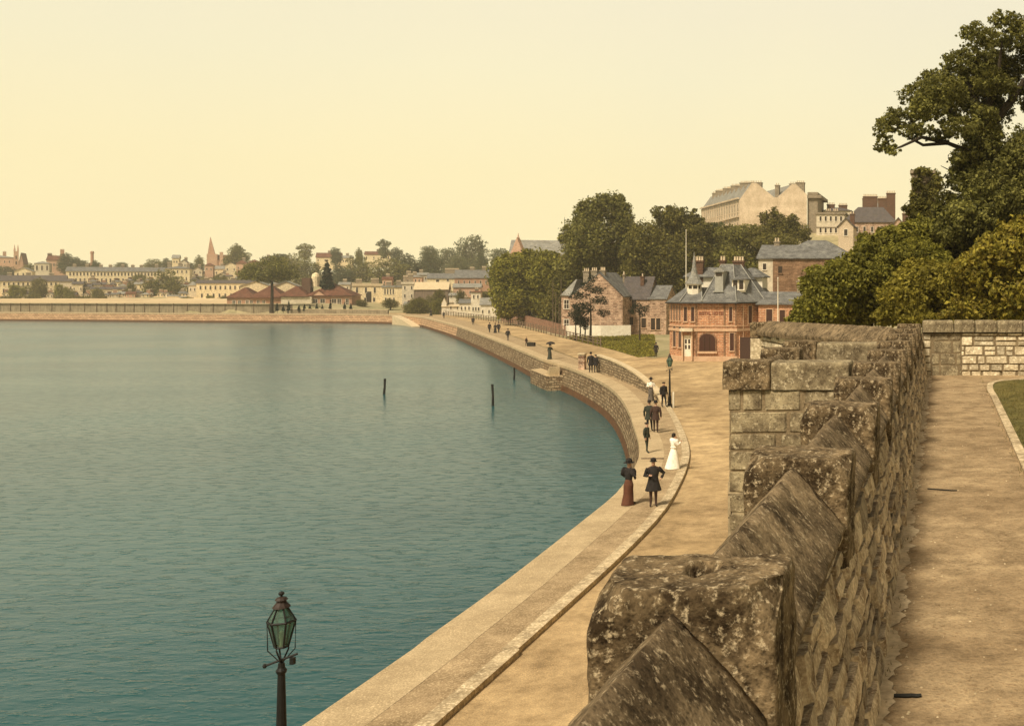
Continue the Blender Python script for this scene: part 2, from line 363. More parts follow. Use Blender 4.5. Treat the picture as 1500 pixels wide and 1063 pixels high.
def height(X, Y, d):
    zl = np.interp(d, [0,14.9,15.1,105,125,190,270,380,700,1400], [2.4,2.4,5.0,5.6,7.0,12.4,15.5,19,21,23])
    zr = np.interp(d, [0,35,60,120,200,280,380,700,1400], [2.4,2.5,3.4,7,12.5,16,19,21,23])
    k = S((X+205)/20); far = zl*(1-k)+zr*k
    kf = S((Y-230)/60)*S((-X-95)/20+ (Y-330)/80)
    z = 2.4*(1-kf)+far*kf
    hill = 2.4+21*S((Y-182)/60)*S((X+95)/45)*S((d-26)/32)
    bank = 2.4+6.6*S((X+.15*Y-.2)/5)*S((Y-27)/7)
    z = np.maximum(np.maximum(z, hill), bank)
    z = np.where(X > -.73, np.maximum(z, WALK-.05), z)
    z = np.where((X > -.73) & (Y > 27), np.maximum(z, 9.0+1.5*S((Y-30)/15)), z)
    return z
def ground_z(x, y):
    X = np.array([[x]], float); Y = np.array([[y]], float)
    return float(height(X, Y, dist_shore(X, Y))[0, 0])
def rngf(*segs):
    out = []
    for a, b, s in segs: out += list(np.arange(a, b, s))
    return out
xs = np.array(sorted(rngf((-900,-420,20),(-420,-150,4.5),(-150,-70,2.5),(-70,-1.2,1.3),(2,30,2),(30,260,15))+[-1.1,-.745,-.715,.5]))
ys = np.array(rngf((-60,0,6),(0,165,1.4),(165,360,3),(360,700,12),(700,1060,40)))
X, Y = np.meshgrid(xs, ys); D = dist_shore(X, Y); Z = height(X, Y, D)
nx = len(xs); keep = D > .35
ii, jj = np.meshgrid(np.arange(len(ys)-1), np.arange(nx-1), indexing='ij')
ok = keep[:-1,:-1]&keep[1:,:-1]&keep[:-1,1:]&keep[1:,1:]
a = (ii*nx+jj)[ok]; faces = np.stack([a, a+1, a+nx+1, a+nx], 1)
me = bpy.data.meshes.new('ground'); me.from_pydata(np.stack([X.ravel(), Y.ravel(), Z.ravel()], 1).tolist(), [], faces.tolist())
bm = bmesh.new(); bm.from_mesh(me); bmesh.ops.delete(bm, geom=[v for v in bm.verts if not v.link_faces], context='VERTS'); bm.to_mesh(me); bm.free()
me.polygons.foreach_set('use_smooth', [True]*len(me.polygons)); me.materials.append(M['terrain']); o = bpy.data.objects.new('ground', me); C.objects.link(o); tag(o, kind='structure')

mb = MB(); mb.face([(-900,-250,0),(0,-250,0),(0,420,0),(-900,420,0)], M['water'])
tag(mb.build('harbour_water'), kind='structure')

def offset(line, d):
    out = []
    for i, p in enumerate(line):
        a = Vector(line[max(i-1,0)]); b = Vector(line[min(i+1,len(line)-1)]); t = (b-a).normalized()
        out.append((p[0]+t.y*d, p[1]-t.x*d))
    return out
def strip(mb, A, B, za, zb, mat, flip=False):
    u = 0
    for i in range(len(A)-1):
        L = (Vector(A[i+1])-Vector(A[i])).length
        q = [(*A[i], za), (*B[i], zb), (*B[i+1], zb), (*A[i+1], za)]
        wd = (Vector(q[0])-Vector(q[1])).length
        uv = [(u, za), (u, zb if za != zb else za+wd), (u+L, zb if za != zb else za+wd), (u+L, za)]
        if flip: q.reverse(); uv.reverse()
        mb.face(q, mat, uv); u += L
# sea wall: coping, battered face, weedy foot (one thing along the whole bay)
sw = empty('sea_wall', (0,0,0), 'curving battered stone sea wall holding the promenade above the water', 'sea wall')
o0 = offset(SHORE, 0); near = [p for p in SHORE if p[1] < 215 or p[0] > -95]; nn = len(near)
mb = MB()
for A, mat in ((SHORE[:nn], M['seawall']), (SHORE[nn-1:], M['seawall_far'])):
    s0 = offset(A, .0); s1 = offset(A, -.28)
    strip(mb, s1, s0, .55, PROM-.26, mat)
mb.build('wall_face', sw)
mb = MB(); strip(mb, offset(SHORE, -.55), offset(SHORE, -.285), -.6, .549, M['weed']); mb.build('weedy_foot', sw)
mb = MB()
c1 = offset(SHORE, -.07); c2 = offset(SHORE, 1.15)
strip(mb, offset(SHORE, .02), c1, PROM-.262, PROM-.262, M['pavedge'], True)
strip(mb, c1, c1, PROM-.262, PROM, M['pavedge']); strip(mb, c1, c2, PROM, PROM, M['pavedge'])
mb.build('coping', sw)
# promenade: slab between coping and kerb / garden wall
mb = MB()
cA = c2
IN = np.array(INNER)
def nearest(p):
    i = int(np.argmin(np.hypot(IN[:,0]-p[0], IN[:,1]-p[1]))); return tuple(IN[i])
inner_m = []
last = 0
for p in cA:
    sl = slice(last, min(last+40, len(IN))); i = last+int(np.argmin(np.hypot(IN[sl,0]-p[0], IN[sl,1]-p[1]))); last = i; inner_m.append(tuple(IN[i]))
strip(mb, cA, inner_m, PROM-.006, PROM-.006, M['pave']); strip(mb, inner_m, inner_m, PROM-.006, ROAD-.1, M['pave'])
tag(mb.build('promenade'), kind='structure')
kb = MB(); k1 = offset(KERB, -.36); k2 = offset(KERB, .02)
strip(kb, k1, k2, PROM+.004, PROM+.004, M['kerb']); strip(kb, k2, k2, PROM+.004, ROAD-.05, M['kerb'])
tag(kb.build('kerb'), 'long kerb of worn stone between the promenade and the sandy road', 'kerb', kind='structure')

# road sheet: kerb side, forecourt, and the far esplanade
KI = [p for p in offset(KERB, -.1)]
left = KI[2:] + [tuple(G(*p, ROAD))[:2] for p in [(940,565),(905,551),(876,541),(856,529),(800,508.6),(741,488.3),(692,472.3),(655,464.6),(620,460.6)]] + [(-190,310)]
right = [(-230,330)]+[tuple(G(*p, ROAD))[:2] for p in [(560,455.5),(600,456.5),(640,459.5),(690,465),(738,471.5),(830,496),(905,513),(957,524.5)]] + [(-32,126),(-6,126),(-6,60),(-3.2,40),(-1.6,30),(-.8,24),(-.8,-60)]
bmr = bmesh.new(); vs = [bmr.verts.new((x, y, ROAD)) for x, y in left+right]; f = bmr.faces.new(vs); f.normal_update()
if f.normal.z < 0: f.normal_flip()
bmesh.ops.triangulate(bmr, faces=[f]); me = bpy.data.meshes.new('road'); bmr.to_mesh(me); bmr.free(); me.materials.append(M['road'])
o = bpy.data.objects.new('road', me); C.objects.link(o); tag(o, kind='structure')
# cart ruts are part of the road's own mottling; a rough darker verge beside the forecourt
def patch(name, px, z, mat, kind='structure', label=None, cat=None, raw=None):
    pts = raw or [tuple(G(*p, z))[:2] for p in px]
    b_ = bmesh.new(); f_ = b_.faces.new([b_.verts.new((x, y, z)) for x, y in pts]); f_.normal_update()
    if f_.normal.z < 0: f_.normal_flip()
    bmesh.ops.triangulate(b_, faces=[f_]); me_ = bpy.data.meshes.new(name); b_.to_mesh(me_); b_.free(); me_.materials.append(mat)
    o_ = bpy.data.objects.new(name, me_); C.objects.link(o_); return tag(o_, label, cat, kind=kind)
patch('verge_lawn', [(828,491),(905,491.5),(958,490),(962,521),(935,523.5),(902,513.5),(868,505),(838,498)], ROAD+.012, M['grassm'])
# far sandy field behind the timber revetment
field = [(-880,376),(-420,362.2),(-300,347.5),(-222,333),(-222,352),(-230,440),(-420,448),(-880,470)]
mbf = MB()
lo = smooth(field[:4], 12)
PX = np.array([[x]*7 for x, y in lo]); PY = np.array([[y+.5+k/6*95 for k in range(7)] for x, y in lo]); PZ = height(PX, PY, dist_shore(PX, PY))+.05
P = lambda i, k: (PX[i,k], PY[i,k], PZ[i,k])
for i in range(len(lo)-1):
    for k in range(6): mbf.face([P(i,k),P(i,k+1),P(i+1,k+1),P(i+1,k)], M['sand'])
o = mbf.build('sandy_field'); weld(o)
bm = bmesh.new(); bm.from_mesh(o.data)
for f in bm.faces: f.normal_update()
for f in bm.faces:
    if f.normal.z < 0: f.normal_flip()
bm.to_mesh(o.data); bm.free(); tag(o, kind='structure')

gmb = MB()
vp = [tuple(G(*p, ROAD))[:2] for p in [(828,491),(905,491.5),(958,490),(962,521),(935,523.5),(902,513.5),(868,505),(838,498)]]
def inpoly(x, y, P):
    c = False
    for i in range(len(P)):
        x1,y1 = P[i]; x2,y2 = P[i-1]
        if (y1 > y) != (y2 > y) and x < (x2-x1)*(y-y1)/(y2-y1)+x1: c = not c
    return c
bx0, bx1 = min(p[0] for p in vp), max(p[0] for p in vp); by0, by1 = min(p[1] for p in vp), max(p[1] for p in vp); k = 0
while k < 9000:
    x, y = random.uniform(bx0,bx1), random.uniform(by0,by1)
    if not inpoly(x,y,vp): continue
    k += 1; a = random.uniform(0,6.3); h = random.uniform(.08,.30)*(1+noise.noise(Vector((x*.4,y*.4,0)))); dx, dy = .10*math.cos(a), .10*math.sin(a)
    gmb.face([(x-dx,y-dy,ROAD),(x+dx,y+dy,ROAD),(x+dx*2+random.uniform(-.1,.1),y+dy,ROAD+h)], M['leafE' if k % 3 else 'leafC'])
tag(gmb.build('rough_grass'), 'rough bright grass on the verge in front of the stone house', 'grass', kind='stuff')
# ------------------------------------------------------------------ town wall, parapet and towers (stone by stone)
GRID = [0,.06,.33,.67,.94,1]
def stones(mb, P0, U, V, nrm, L, H, ch, sl, mat, gap=.012, bulge=.03, seed=1, n=5):
    """rubble: irregular coursed stones with rounded faces on the plane P0 + u U + v V"""
    n = 5; rr = random.Random(seed); v = 0.0; P0 = Vector(P0); U = Vector(U).normalized(); V = Vector(V).normalized(); nrm = Vector(nrm).normalized()
    while v < H-.03:
        h = min(rr.uniform(*ch), H-v); u = -rr.uniform(0, sl[0])
        while u < L:
            l = rr.uniform(*sl); u0 = max(u, 0); u1 = min(u+l, L)
            if u1-u0 > .04:
                split = rr.random() < .25 and h > ch[0]*1.5
                rows = [(v, v+h*.5), (v+h*.5, v+h)] if split else [(v, v+h)]
                for va, vb in rows:
                    cor = [[u0+gap+rr.uniform(0,.015), va+gap+rr.uniform(0,.012)], [u1-gap-rr.uniform(0,.015), va+gap+rr.uniform(0,.012)],
                           [u1-gap-rr.uniform(0,.015), vb-gap-rr.uniform(0,.012)], [u0+gap+rr.uniform(0,.015), vb-gap-rr.uniform(0,.012)]]
                    bl = bulge*rr.uniform(.4, 1.3); tx, ty = rr.uniform(-.4,.4)*bl, rr.uniform(-.4,.4)*bl
                    g = []
                    for j in range(n+1):
                        row = []
                        for i in range(n+1):
                            s, t = GRID[i], GRID[j]
                            a = (1-s)*(1-t); b = s*(1-t); c = s*t; d = (1-s)*t
                            uu = a*cor[0][0]+b*cor[1][0]+c*cor[2][0]+d*cor[3][0]; vv = a*cor[0][1]+b*cor[1][1]+c*cor[2][1]+d*cor[3][1]
                            e = (min(1, 14*min(s,1-s))*min(1, 14*min(t,1-t)))**.4
                            pp = P0+U*uu+V*vv
                            w_ = bl*e+(tx*(s-.5)+ty*(t-.5))*e+noise.noise(pp*9)*.55*bl*e+noise.noise(pp*23)*.3*bl*e
                            if e == 0: w_ = -.02
                            row.append(pp+nrm*w_)
                        g.append(row)
                    base = len(mb.v)
                    for row in g: mb.v += [tuple(q) for q in row]
                    sm = mb.slot(mat)
                    for j in range(n):
                        for i in range(n):
                            k = base+j*(n+1)+i; mb.f.append((k, k+1, k+n+2, k+n+1)); mb.m.append(sm)
                            mb.uv += [(i/n, j/n)]*4
            u += l
        v += h
def rough_block(name, parent, c, size, mat, seed=0, amp=.012, round_=.03, hole=False, stop=0.0, nseg=14, cuts=None):
    """a worn block with rounded arrises; c = centre of the top"""
    sx, sy, sz = size; bm = bmesh.new()
    nx_, ny_, nz_ = max(2, int(sx/.03)), max(2, int(sy/.03)), max(2, int(sz/.04))
    if nseg < 14: nx_, ny_, nz_ = max(2, nx_//2), max(2, ny_//2), max(2, nz_//2)
    if hole: nx_, ny_ = int(sx/.009), int(sy/.009)
    vs = {}
    def vert(i, j, k):
        if (i, j, k) not in vs: vs[i, j, k] = bm.verts.new((sx*(i/nx_-.5), sy*(j/ny_-.5), -sz+sz*k/nz_))
        return vs[i, j, k]
    for i in range(nx_):
        for j in range(ny_):
            bm.faces.new([vert(i,j,nz_),vert(i+1,j,nz_),vert(i+1,j+1,nz_),vert(i,j+1,nz_)])
    for k in range(nz_):
        for i in range(nx_):
            bm.faces.new([vert(i,0,k),vert(i+1,0,k),vert(i+1,0,k+1),vert(i,0,k+1)]); bm.faces.new([vert(i+1,ny_,k),vert(i,ny_,k),vert(i,ny_,k+1),vert(i+1,ny_,k+1)])
        for j in range(ny_):
            bm.faces.new([vert(0,j+1,k),vert(0,j,k),vert(0,j,k+1),vert(0,j+1,k+1)]); bm.faces.new([vert(nx_,j,k),vert(nx_,j+1,k),vert(nx_,j+1,k+1),vert(nx_,j,k+1)])
    hx, hy = sx/2, sy/2; off = Vector((seed*3.7, seed*1.3, seed*2.1))
    for v in bm.verts:
        p = v.co.copy(); q = Vector((max(-hx+round_, min(hx-round_, p.x)), max(-hy+round_, min(hy-round_, p.y)), min(p.z, -round_)))
        d = p-q
        if d.length > 1e-6:
            v.co = q+d.normalized()*min(d.length, round_)
        if stop and p.y < 0:
            k = max(0, abs(p.x)/hx+(1+max(p.z,-.3)/.3)-1.58)
            v.co.y += k*stop*(-p.y/hy)
        r_ = noise.noise(v.co*6+off)*amp+noise.noise(v.co*19+off)*amp*.6+noise.noise(v.co*45+off)*amp*.3
        dirn = Vector((v.co.x/hx, v.co.y/hy, 1+v.co.z/sz)).normalized(); v.co += dirn*r_
        if hole and p.z > -.001:
            rr = math.hypot((p.x-.01)/.052, (p.y-.03)/.062)
            if rr < 1.1: v.co.z -= .13*(1-max(0, min(1, (rr-.85)/.25)))
    me = bpy.data.meshes.new(name); bm.to_mesh(me); bm.free(); me.materials.append(mat)
    me.polygons.foreach_set('use_smooth', [True]*len(me.polygons))
    o = bpy.data.objects.new(name, me); C.objects.link(o); o.location = c; o.parent = parent; return o
def ridge(name, parent, p0, p1, hw, drop, lip, mat, seed=0, seg=.05, topz=None):
    """saddle-back coping between p0 and p1 (ridge line), half width hw, slope drop, vertical lip"""
    p0, p1 = Vector(p0), Vector(p1); L = (p1-p0).length; t = (p1-p0).normalized(); s = Vector((t.y, -t.x, 0))
    prof = []
    for a, b, n in (((-hw+.02,-drop-lip),(-hw,-drop-lip*.3),2), ((-hw,-drop),(-.035,-.03),9), ((0,0),(0,0),1), ((.035,-.03),(hw,-drop),9), ((hw,-drop-lip*.3),(hw-.02,-drop-lip),2)):
        for k in range(n): prof.append((a[0]+(b[0]-a[0])*k/max(1,n-1), a[1]+(b[1]-a[1])*k/max(1,n-1)))
    n = max(2, int(L/seg)); rings = []; off = Vector((seed*5.1, seed*2.3, seed))
    for i in range(n+1):
        c = p0+t*(L*i/n); ring = []
        for u, z in prof:
            q = c+s*u+Vector((0,0,z)); w = noise.noise(q*5+off)*.012+noise.noise(q*17+off)*.009
            chip = max(0, noise.noise(q*3.3+off*2)-.35)*.08 if abs(abs(u)-hw) < .03 else 0
            ring.append(q+(s*(u/hw)*.6+Vector((0,0,.8)))*w-s*(1 if u > 0 else -1)*chip)
        rings.append(ring)
    mb = MB(); mb.loft([list(reversed(r)) for r in rings], mat, cap=True, closed=False)
    o = mb.build(name, parent, smooth=True); weld(o); return o

TOP = EYE-.89
tw = empty('town_wall', (-.72, 3, WALK), 'crenellated old stone town wall running away beside the gravel walk', 'town wall')
def rel(o, root):
    o.location = Vector(o.location)-Vector(root.location) if o.data and o.location.length else -Vector(root.location)
    return o
mer_y = [.75, 2.95, 5.3, 7.45, 9.65, 11.65, 13.9, 16.1, 18.4, 20.9, 23.3]
DEP = .42
for i, y in enumerate(mer_y):
    o = rough_block('merlon', None, (-.755, y+DEP/2, TOP+random.uniform(-.01,.01)), (.55, DEP, .62), M['lichen'], seed=i+1, hole=(i == 1), stop=.42, amp=.013 if i < 5 else .01, round_=.022, nseg=14 if i < 5 else 8)
    o.rotation_euler = (random.uniform(-.01,.01), random.uniform(-.02,.02), random.uniform(-.02,.02)); o.parent = tw; o.location = Vector(o.location)-tw.location
ed = [-1.6]+mer_y+[25.6]
for i in range(len(ed)-1):
    a = ed[i]+(DEP if i else 0)+.004; b = ed[i+1]-.004
    o = ridge('coping', tw, (-.775, a, TOP-.045), (-.775, b, TOP-.05), .275, .30, .07, M['coping'], seed=i, seg=.045 if i < 5 else .12)
    o.location = -tw.location
mb = MB(); mb.box(-1.0, -.612, -3, 25.6, WALK-.3, TOP-.36, M['mortar'])
face_n = Vector((1,0,.18)).normalized()
mb.face([(-.41,-3,WALK-.05),(-.41,25.6,WALK-.05),(-.61,25.6,TOP-.33),(-.61,-3,TOP-.33)], M['mortar'])
stones(mb, (-.365,-3,WALK-.03), (0,1,0), Vector((-.20,0,TOP-.36-WALK+.05)), face_n, 28.6, 1.03, (.12,.27), (.2,.6), M['wallstone'], .012, .030, 3)
# stones below the outer eaves
mb.box(-1.02, -.72, -3, 12, ROAD-.6, WALK-.3, M['ashlar'])
o = mb.build('wall_face', tw, smooth=False); o.location = -tw.location
fb = MB(); y = -3.0; pe = -.28
while y < 25.5:
    e = -.27+.09*noise.noise(Vector((y*2.3,0,0)))+.07*noise.noise(Vector((y*9,3,0))); y2 = y+.045
    fb.face([(-.42,y,WALK+.006),(pe,y,WALK+.006),(e,y2,WALK+.006),(-.42,y2,WALK+.006)], M['walkpale']); pe = e; y = y2

# first tower: front return, left side, back return
t1 = empty('wall_tower', (-2.0, 12, ROAD), 'square ashlar wall tower projecting from the town wall, with ridged parapet coping', 'tower')
def part(mb, name, root, smooth=False):
    o = mb.build(name, root, smooth); o.location = -Vector(root.location); return o
mb = MB(); mb.box(-2.52, -.98, 12.05, 16.9, ROAD-.6, WALK-.05, M['ashlar']); part(mb, 'tower_body', t1)
mb = MB()
courses = []
z = TOP-.33; rr = random.Random(5); 
while z > TOP-2.9:
    h = rr.choice((.2,.24,.26)); x = -2.52; first = True
    while x < -1.0:
        l = rr.uniform(.3,.75); x1 = min(x+l, -1.0)
        courses.append((x, x1, z-h, z)); x = x1
    z -= h
mb.box(-2.5, -.99, 12.052, 12.4, TOP-3.0, TOP-.33, M['palemortar'])
for x0, x1, z0, z1 in courses:
    stones(mb, (x0,12.045,z0), (1,0,0), (0,0,1), (0,-1,0), x1-x0, z1-z0, (5,5), (5,5), M['ashlar_plain'], .0025, .007, rr.randint(0,999), 4)
part(mb, 'front_parapet', t1)
def rb(root, name, c, size, mat, seed, **k):
    o = rough_block(name, None, Vector(c)-Vector(root.location), size, mat, seed, **k); o.parent = root; return o
rb(t1, 'merlon', (-2.30, 12.25, TOP), (.56,.5,.33), M['lichen'], 31, amp=.012)
rb(t1, 'coping_stone', (-1.55, 12.25, TOP-.015), (.93,.46,.32), M['ashlar_plain'], 32, amp=.014)
mb = MB(); mb.box(-2.50, -2.05, 12.5, 16.7, WALK-.1, TOP-.34, M['ashlar']); mb.box(-2.0, -1.0, 16.3, 16.7, WALK-.1, TOP-.34, M['ashlar']); part(mb, 'side_parapet', t1)
rb(t1, 'merlon', (-2.28, 14.6, TOP), (.55,.44,.6), M['lichen'], 33, stop=.2)
rb(t1, 'merlon', (-2.28, 16.5, TOP), (.55,.44,.5), M['lichen'], 34, stop=.2)
rb(t1, 'coping_stone', (-1.5, 16.5, TOP-.03), (1.0,.44,.34), M['ashlar_plain'], 35)
for a, b in ((12.51, 14.36), (14.84, 16.27)):
    o = ridge('coping', t1, (-2.28, a, TOP-.06), (-2.28, b, TOP-.06), .26, .28, .06, M['coping'], seed=a); o.location = -Vector(t1.location)
# farther oblique tower
t2 = empty('wall_tower', (-3, 22, ROAD), 'farther oblique wall tower with one long sloping roofed coping above bright stones', 'tower')
A = Vector((-1.15, 19.6, 0)); B = Vector((-5.0, 28.3, 0)); tv = (B-A).normalized(); nv = Vector((-tv.y*-1, -tv.x, 0)); nv = Vector((-tv.y, tv.x, 0)); nv = nv if nv.y < 0 else -nv
mb = MB(); w = -nv*.5
q = [A, A+w, B+w, B]; mb.prism([(p.x, p.y) for p in q][::-1], ROAD-.5, WALK-1.22, M['ashlar']); mb.prism([(p.x, p.y) for p in q][::-1], WALK-1.215, EYE-1.22, M['palemortar'])
stones(mb, A+Vector((0,0,WALK-1.2))+nv*.004, tv, (0,0,1), nv, (B-A).length, EYE-1.24-WALK+1.2, (.14,.26), (.25,.7), M['palestone'], .012, .03, 8, 4)
part(mb, 'wall_face', t2)
o = ridge('coping', t2, A+Vector((0,0,EYE-.80))-nv*.2, B+Vector((0,0,EYE-.98))-nv*.2, .34, .28, .12, M['coping'], seed=9, seg=.2); o.location = -Vector(t2.location)
rb(t2, 'corner_pier', (-5.05, 28.45, EYE-1.02), (.5,.5,.42), M['lichen'], 37)
mb = MB(); mb.box(-5.28, -4.86, 28.2, 28.7, ROAD-.5, EYE-1.46, M['palestone']); part(mb, 'pier_shaft', t2)

# cross wall at the end of the walk
cw = empty('cross_wall', (0, 25.7, WALK), 'pale rubble cross wall with ashlar piers closing the end of the walk', 'garden wall')
mb = MB(); mb.box(-.5, 6.5, 25.76, 26.2, WALK-.4, TOP-.3, M['palemortar'])
for x0, x1, s in ((-.48,-.27,1), (.48,6.4,3)):
    stones(mb, (x0,25.755,WALK-.05), (1,0,0), (0,0,1), (0,-1,0), x1-x0, TOP-.30-WALK+.05, (.13,.25), (.2,.62), M['palestone'], .010, .028, s, 4)
part(mb, 'wall_face', cw)
mb = MB(); stones(mb, (-.27,25.75,WALK-.05), (1,0,0), (0,0,1), (0,-1,0), .75, TOP-.30-WALK+.05, (.26,.36), (.36,.5), M['ashlar_plain'], .006, .015, 12, 4); 
mb.box(-.262,.472,25.751,25.9,WALK-.05,TOP-.31,M['palemortar']); part(mb, 'pier', cw)
x = -.5; k = 40
while x < 6.3:
    l = random.uniform(.5,.85); rb(cw, 'coping_stone', (x+l/2, 25.9, TOP+random.uniform(-.01,.015)), (l-.01,.5,.29), M['ashlar_plain'], k, nseg=8, amp=.012); x += l; k += 1

# walk, kerb and lawn on the wall top
patch('gravel_walk', None, WALK, M['walk'], raw=[(-.5,-6),(1.02,-6),(1.02,22.3),(1.15,23.4),(1.6,24.1),(3,24.4),(8,24.5),(8,25.8),(-.5,25.8)])
part(fb, 'mortar_skirt', tw)
kl = smooth([(.98,-6),(.98,0),(.98,12),(.98,20),(.97,22),(1.1,23.5),(1.55,24.2),(2.6,24.45),(8,24.5)], .25)
mb = MB(); ko = offset(kl, .13)
strip(mb, kl, ko, WALK+.045, WALK+.045, M['kerb']); strip(mb, kl, kl, WALK-.02, WALK+.045, M['kerb']); strip(mb, ko, ko, WALK+.045, WALK-.02, M['kerb'])
tag(mb.build('walk_kerb'), 'low curved stone edging between the gravel walk and the lawn', 'edging', kind='structure')
patch('lawn', None, WALK+.03, M['grassm'], raw=[p for p in offset(kl, .12)]+[(30,24.5),(30,-6)])
# grass blades on the lawn edge and stones scattered on the walk
mb = MB()
for i in range(5200):
    x = 1.12+abs(random.gauss(0,.9)); y = random.uniform(9, 24.2)
    if y > 22 and x < 1.25+(y-22)**2*.12: continue
    a = random.uniform(0, 6.3); h = random.uniform(.02,.055); dx, dy = .006*math.cos(a), .006*math.sin(a)
    mb.face([(x-dx,y-dy,WALK+.028),(x+dx,y+dy,WALK+.028),(x+dx*2+random.uniform(-.02,.02),y+dy,WALK+.03+h)], M['grassm'])
tag(mb.build('grass_blades'), 'short blades of turf along the lawn edge by the walk', 'grass', kind='stuff')
mb = MB()
for i in range(2600):
    y = random.uniform(3.5,25)**1.0; x = random.choice([random.uniform(-.3,.95), -.33+abs(random.gauss(0,.06))]); r = random.uniform(.003,.011)
    mb.lathe((x,y,WALK-.002), [(r*.2,-.001),(r,r*.3),(r*.6,r*.8)], M['walk'] if i % 3 else M['kerb'], 5)
tag(mb.build('loose_gravel'), 'loose gravel scattered over the walk', 'gravel', kind='stuff')
mb = MB()
for i in range(900):
    y = random.uniform(3,25); x = random.choice([-.36+abs(random.gauss(0,.05)), .97-abs(random.gauss(0,.035))]); a = random.uniform(0,6.3); h = random.uniform(.01,.045); q = .004
    if noise.noise(Vector((y*1.4,x*2,0))) < .05: continue
    mb.face([(x-q*math.cos(a),y-q*math.sin(a),WALK),(x+q*math.cos(a),y+q*math.sin(a),WALK),(x+random.uniform(-.02,.02),y+random.uniform(-.02,.02),WALK+h)], M['grassm'])
tag(mb.build('weeds'), 'thin weeds growing along the foot of the wall and the edging', 'weeds', kind='stuff')
# bits lying about
def stick(loc, rz, L, r, label):
    mb = MB(); n = 6
    mb.tube([(-L/2+L*k/n, noise.noise(Vector((k*.9, L, 0)))*L*.07, r) for k in range(n+1)], [r*(1-.4*abs(k/n-.5)) for k in range(n+1)], M['post'])
    mb.tube([(0,0,r),(L*.18,L*.12,r*.8)], [r*.5,r*.2], M['post'])
    o = mb.build('stick'); o.location = loc; o.rotation_euler = (0,0,rz); tag(o, label, 'stick', 'dark sticks lying on the walk')
stick((-.19, 5.62, WALK), 0, .15, .012, 'short dark stub of wood on the walk nearest the camera')
stick((.0, 11.3, WALK), -.35, .34, .008, 'thin dark forked twig lying across the walk farther off')
# ------------------------------------------------------------------ foliage
def leaf_mesh(name, ells, n, size, mat, seed=0, sub=14, spread=.32, up=.3, fill=.35, ufrac=.3):
    """many small leaf faces gathered in clumps over a set of ellipsoids (cx,cy,cz,rx,ry,rz)"""
    r = np.random.default_rng(seed+100); E = np.array(ells, float); sub = int(sub*2.6)
    vol = (E[:,3]*E[:,4]*E[:,5])**.72; w = vol/vol.sum(); C_, Rr, S_ = [], [], []
    for e, wi in zip(E, w):
        k = max(3, int(sub*wi*len(E)))
        d = r.normal(size=(k,3)); d /= np.linalg.norm(d, axis=1)[:,None]
        rad = np.where(r.random(k) < fill, r.random(k)**.5*.75, .70+.34*r.random(k))
        C_.append(e[:3]+d*rad[:,None]*e[3:6]); Rr.append(np.full(k, min(e[3:6])*spread)*(.6+.8*r.random(k))); S_.append(np.full(k, wi/k))
    C_ = np.vstack(C_); Rr = np.concatenate(Rr); S_ = np.concatenate(S_); S_ /= S_.sum()
    idx = r.choice(len(C_), n, p=S_)
    d = r.normal(size=(n,3)); d /= np.linalg.norm(d, axis=1)[:,None]
    P = C_[idx]+d*(Rr[idx]*(.45+.65*r.random(n)))[:,None]*np.array([1,1,.75])
    u = int(n*ufrac); iu = r.choice(len(E), u, p=w); du = r.normal(size=(u,3)); du /= np.linalg.norm(du, axis=1)[:,None]
    P[:u] = E[iu,:3]+du*(r.random(u)**.35*.93)[:,None]*E[iu,3:6]; d[:u] = du
    nrm = d*.7+r.normal(size=(n,3))*.6+np.array([0,0,up]); nrm /= np.linalg.norm(nrm, axis=1)[:,None]
    a = np.cross(nrm, r.normal(size=(n,3))); a /= np.linalg.norm(a, axis=1)[:,None]; b = np.cross(nrm, a)
    s = size*(.45+1.1*r.random(n)**1.5); a *= s[:,None]; b *= (s*.62)[:,None]
    V = np.stack([P-a, P+b*.9-a*.1+nrm*(s*.18)[:,None], P+a, P-b*.9-a*.1+nrm*(s*.18)[:,None]], 1).reshape(-1,3)
    me = bpy.data.meshes.new(name); me.vertices.add(4*n); me.vertices.foreach_set('co', V.astype(np.float32).ravel())
    me.loops.add(4*n); me.loops.foreach_set('vertex_index', np.arange(4*n, dtype=np.int32)); me.polygons.add(n)
    me.polygons.foreach_set('loop_start', np.arange(0,4*n,4,dtype=np.int32)); me.update(calc_edges=True); me.materials.append(mat); return me
def add_mesh(me, name, parent):
    o = bpy.data.objects.new(name, me); C.objects.link(o); o.parent = parent; return o
def limbs(mb, base, tips, r0, mat=None, n=6, wob=.06):
    b0 = Vector(base)
    for t in tips:
        t = Vector(t); L = (t-b0).length; pts = []; rr_ = []
        for k in range(6):
            s = k/5; p = b0.lerp(t, s); p.z = b0.z+(t.z-b0.z)*(s**.8); p += Vector((random.gauss(0,1),random.gauss(0,1),random.gauss(0,1)))*L*wob*math.sin(s*math.pi)*.6
            pts.append(p); rr_.append(r0*(1-.85*s))
        mb.tube(pts, rr_, mat or M['bark'], n)
PROTO = {}
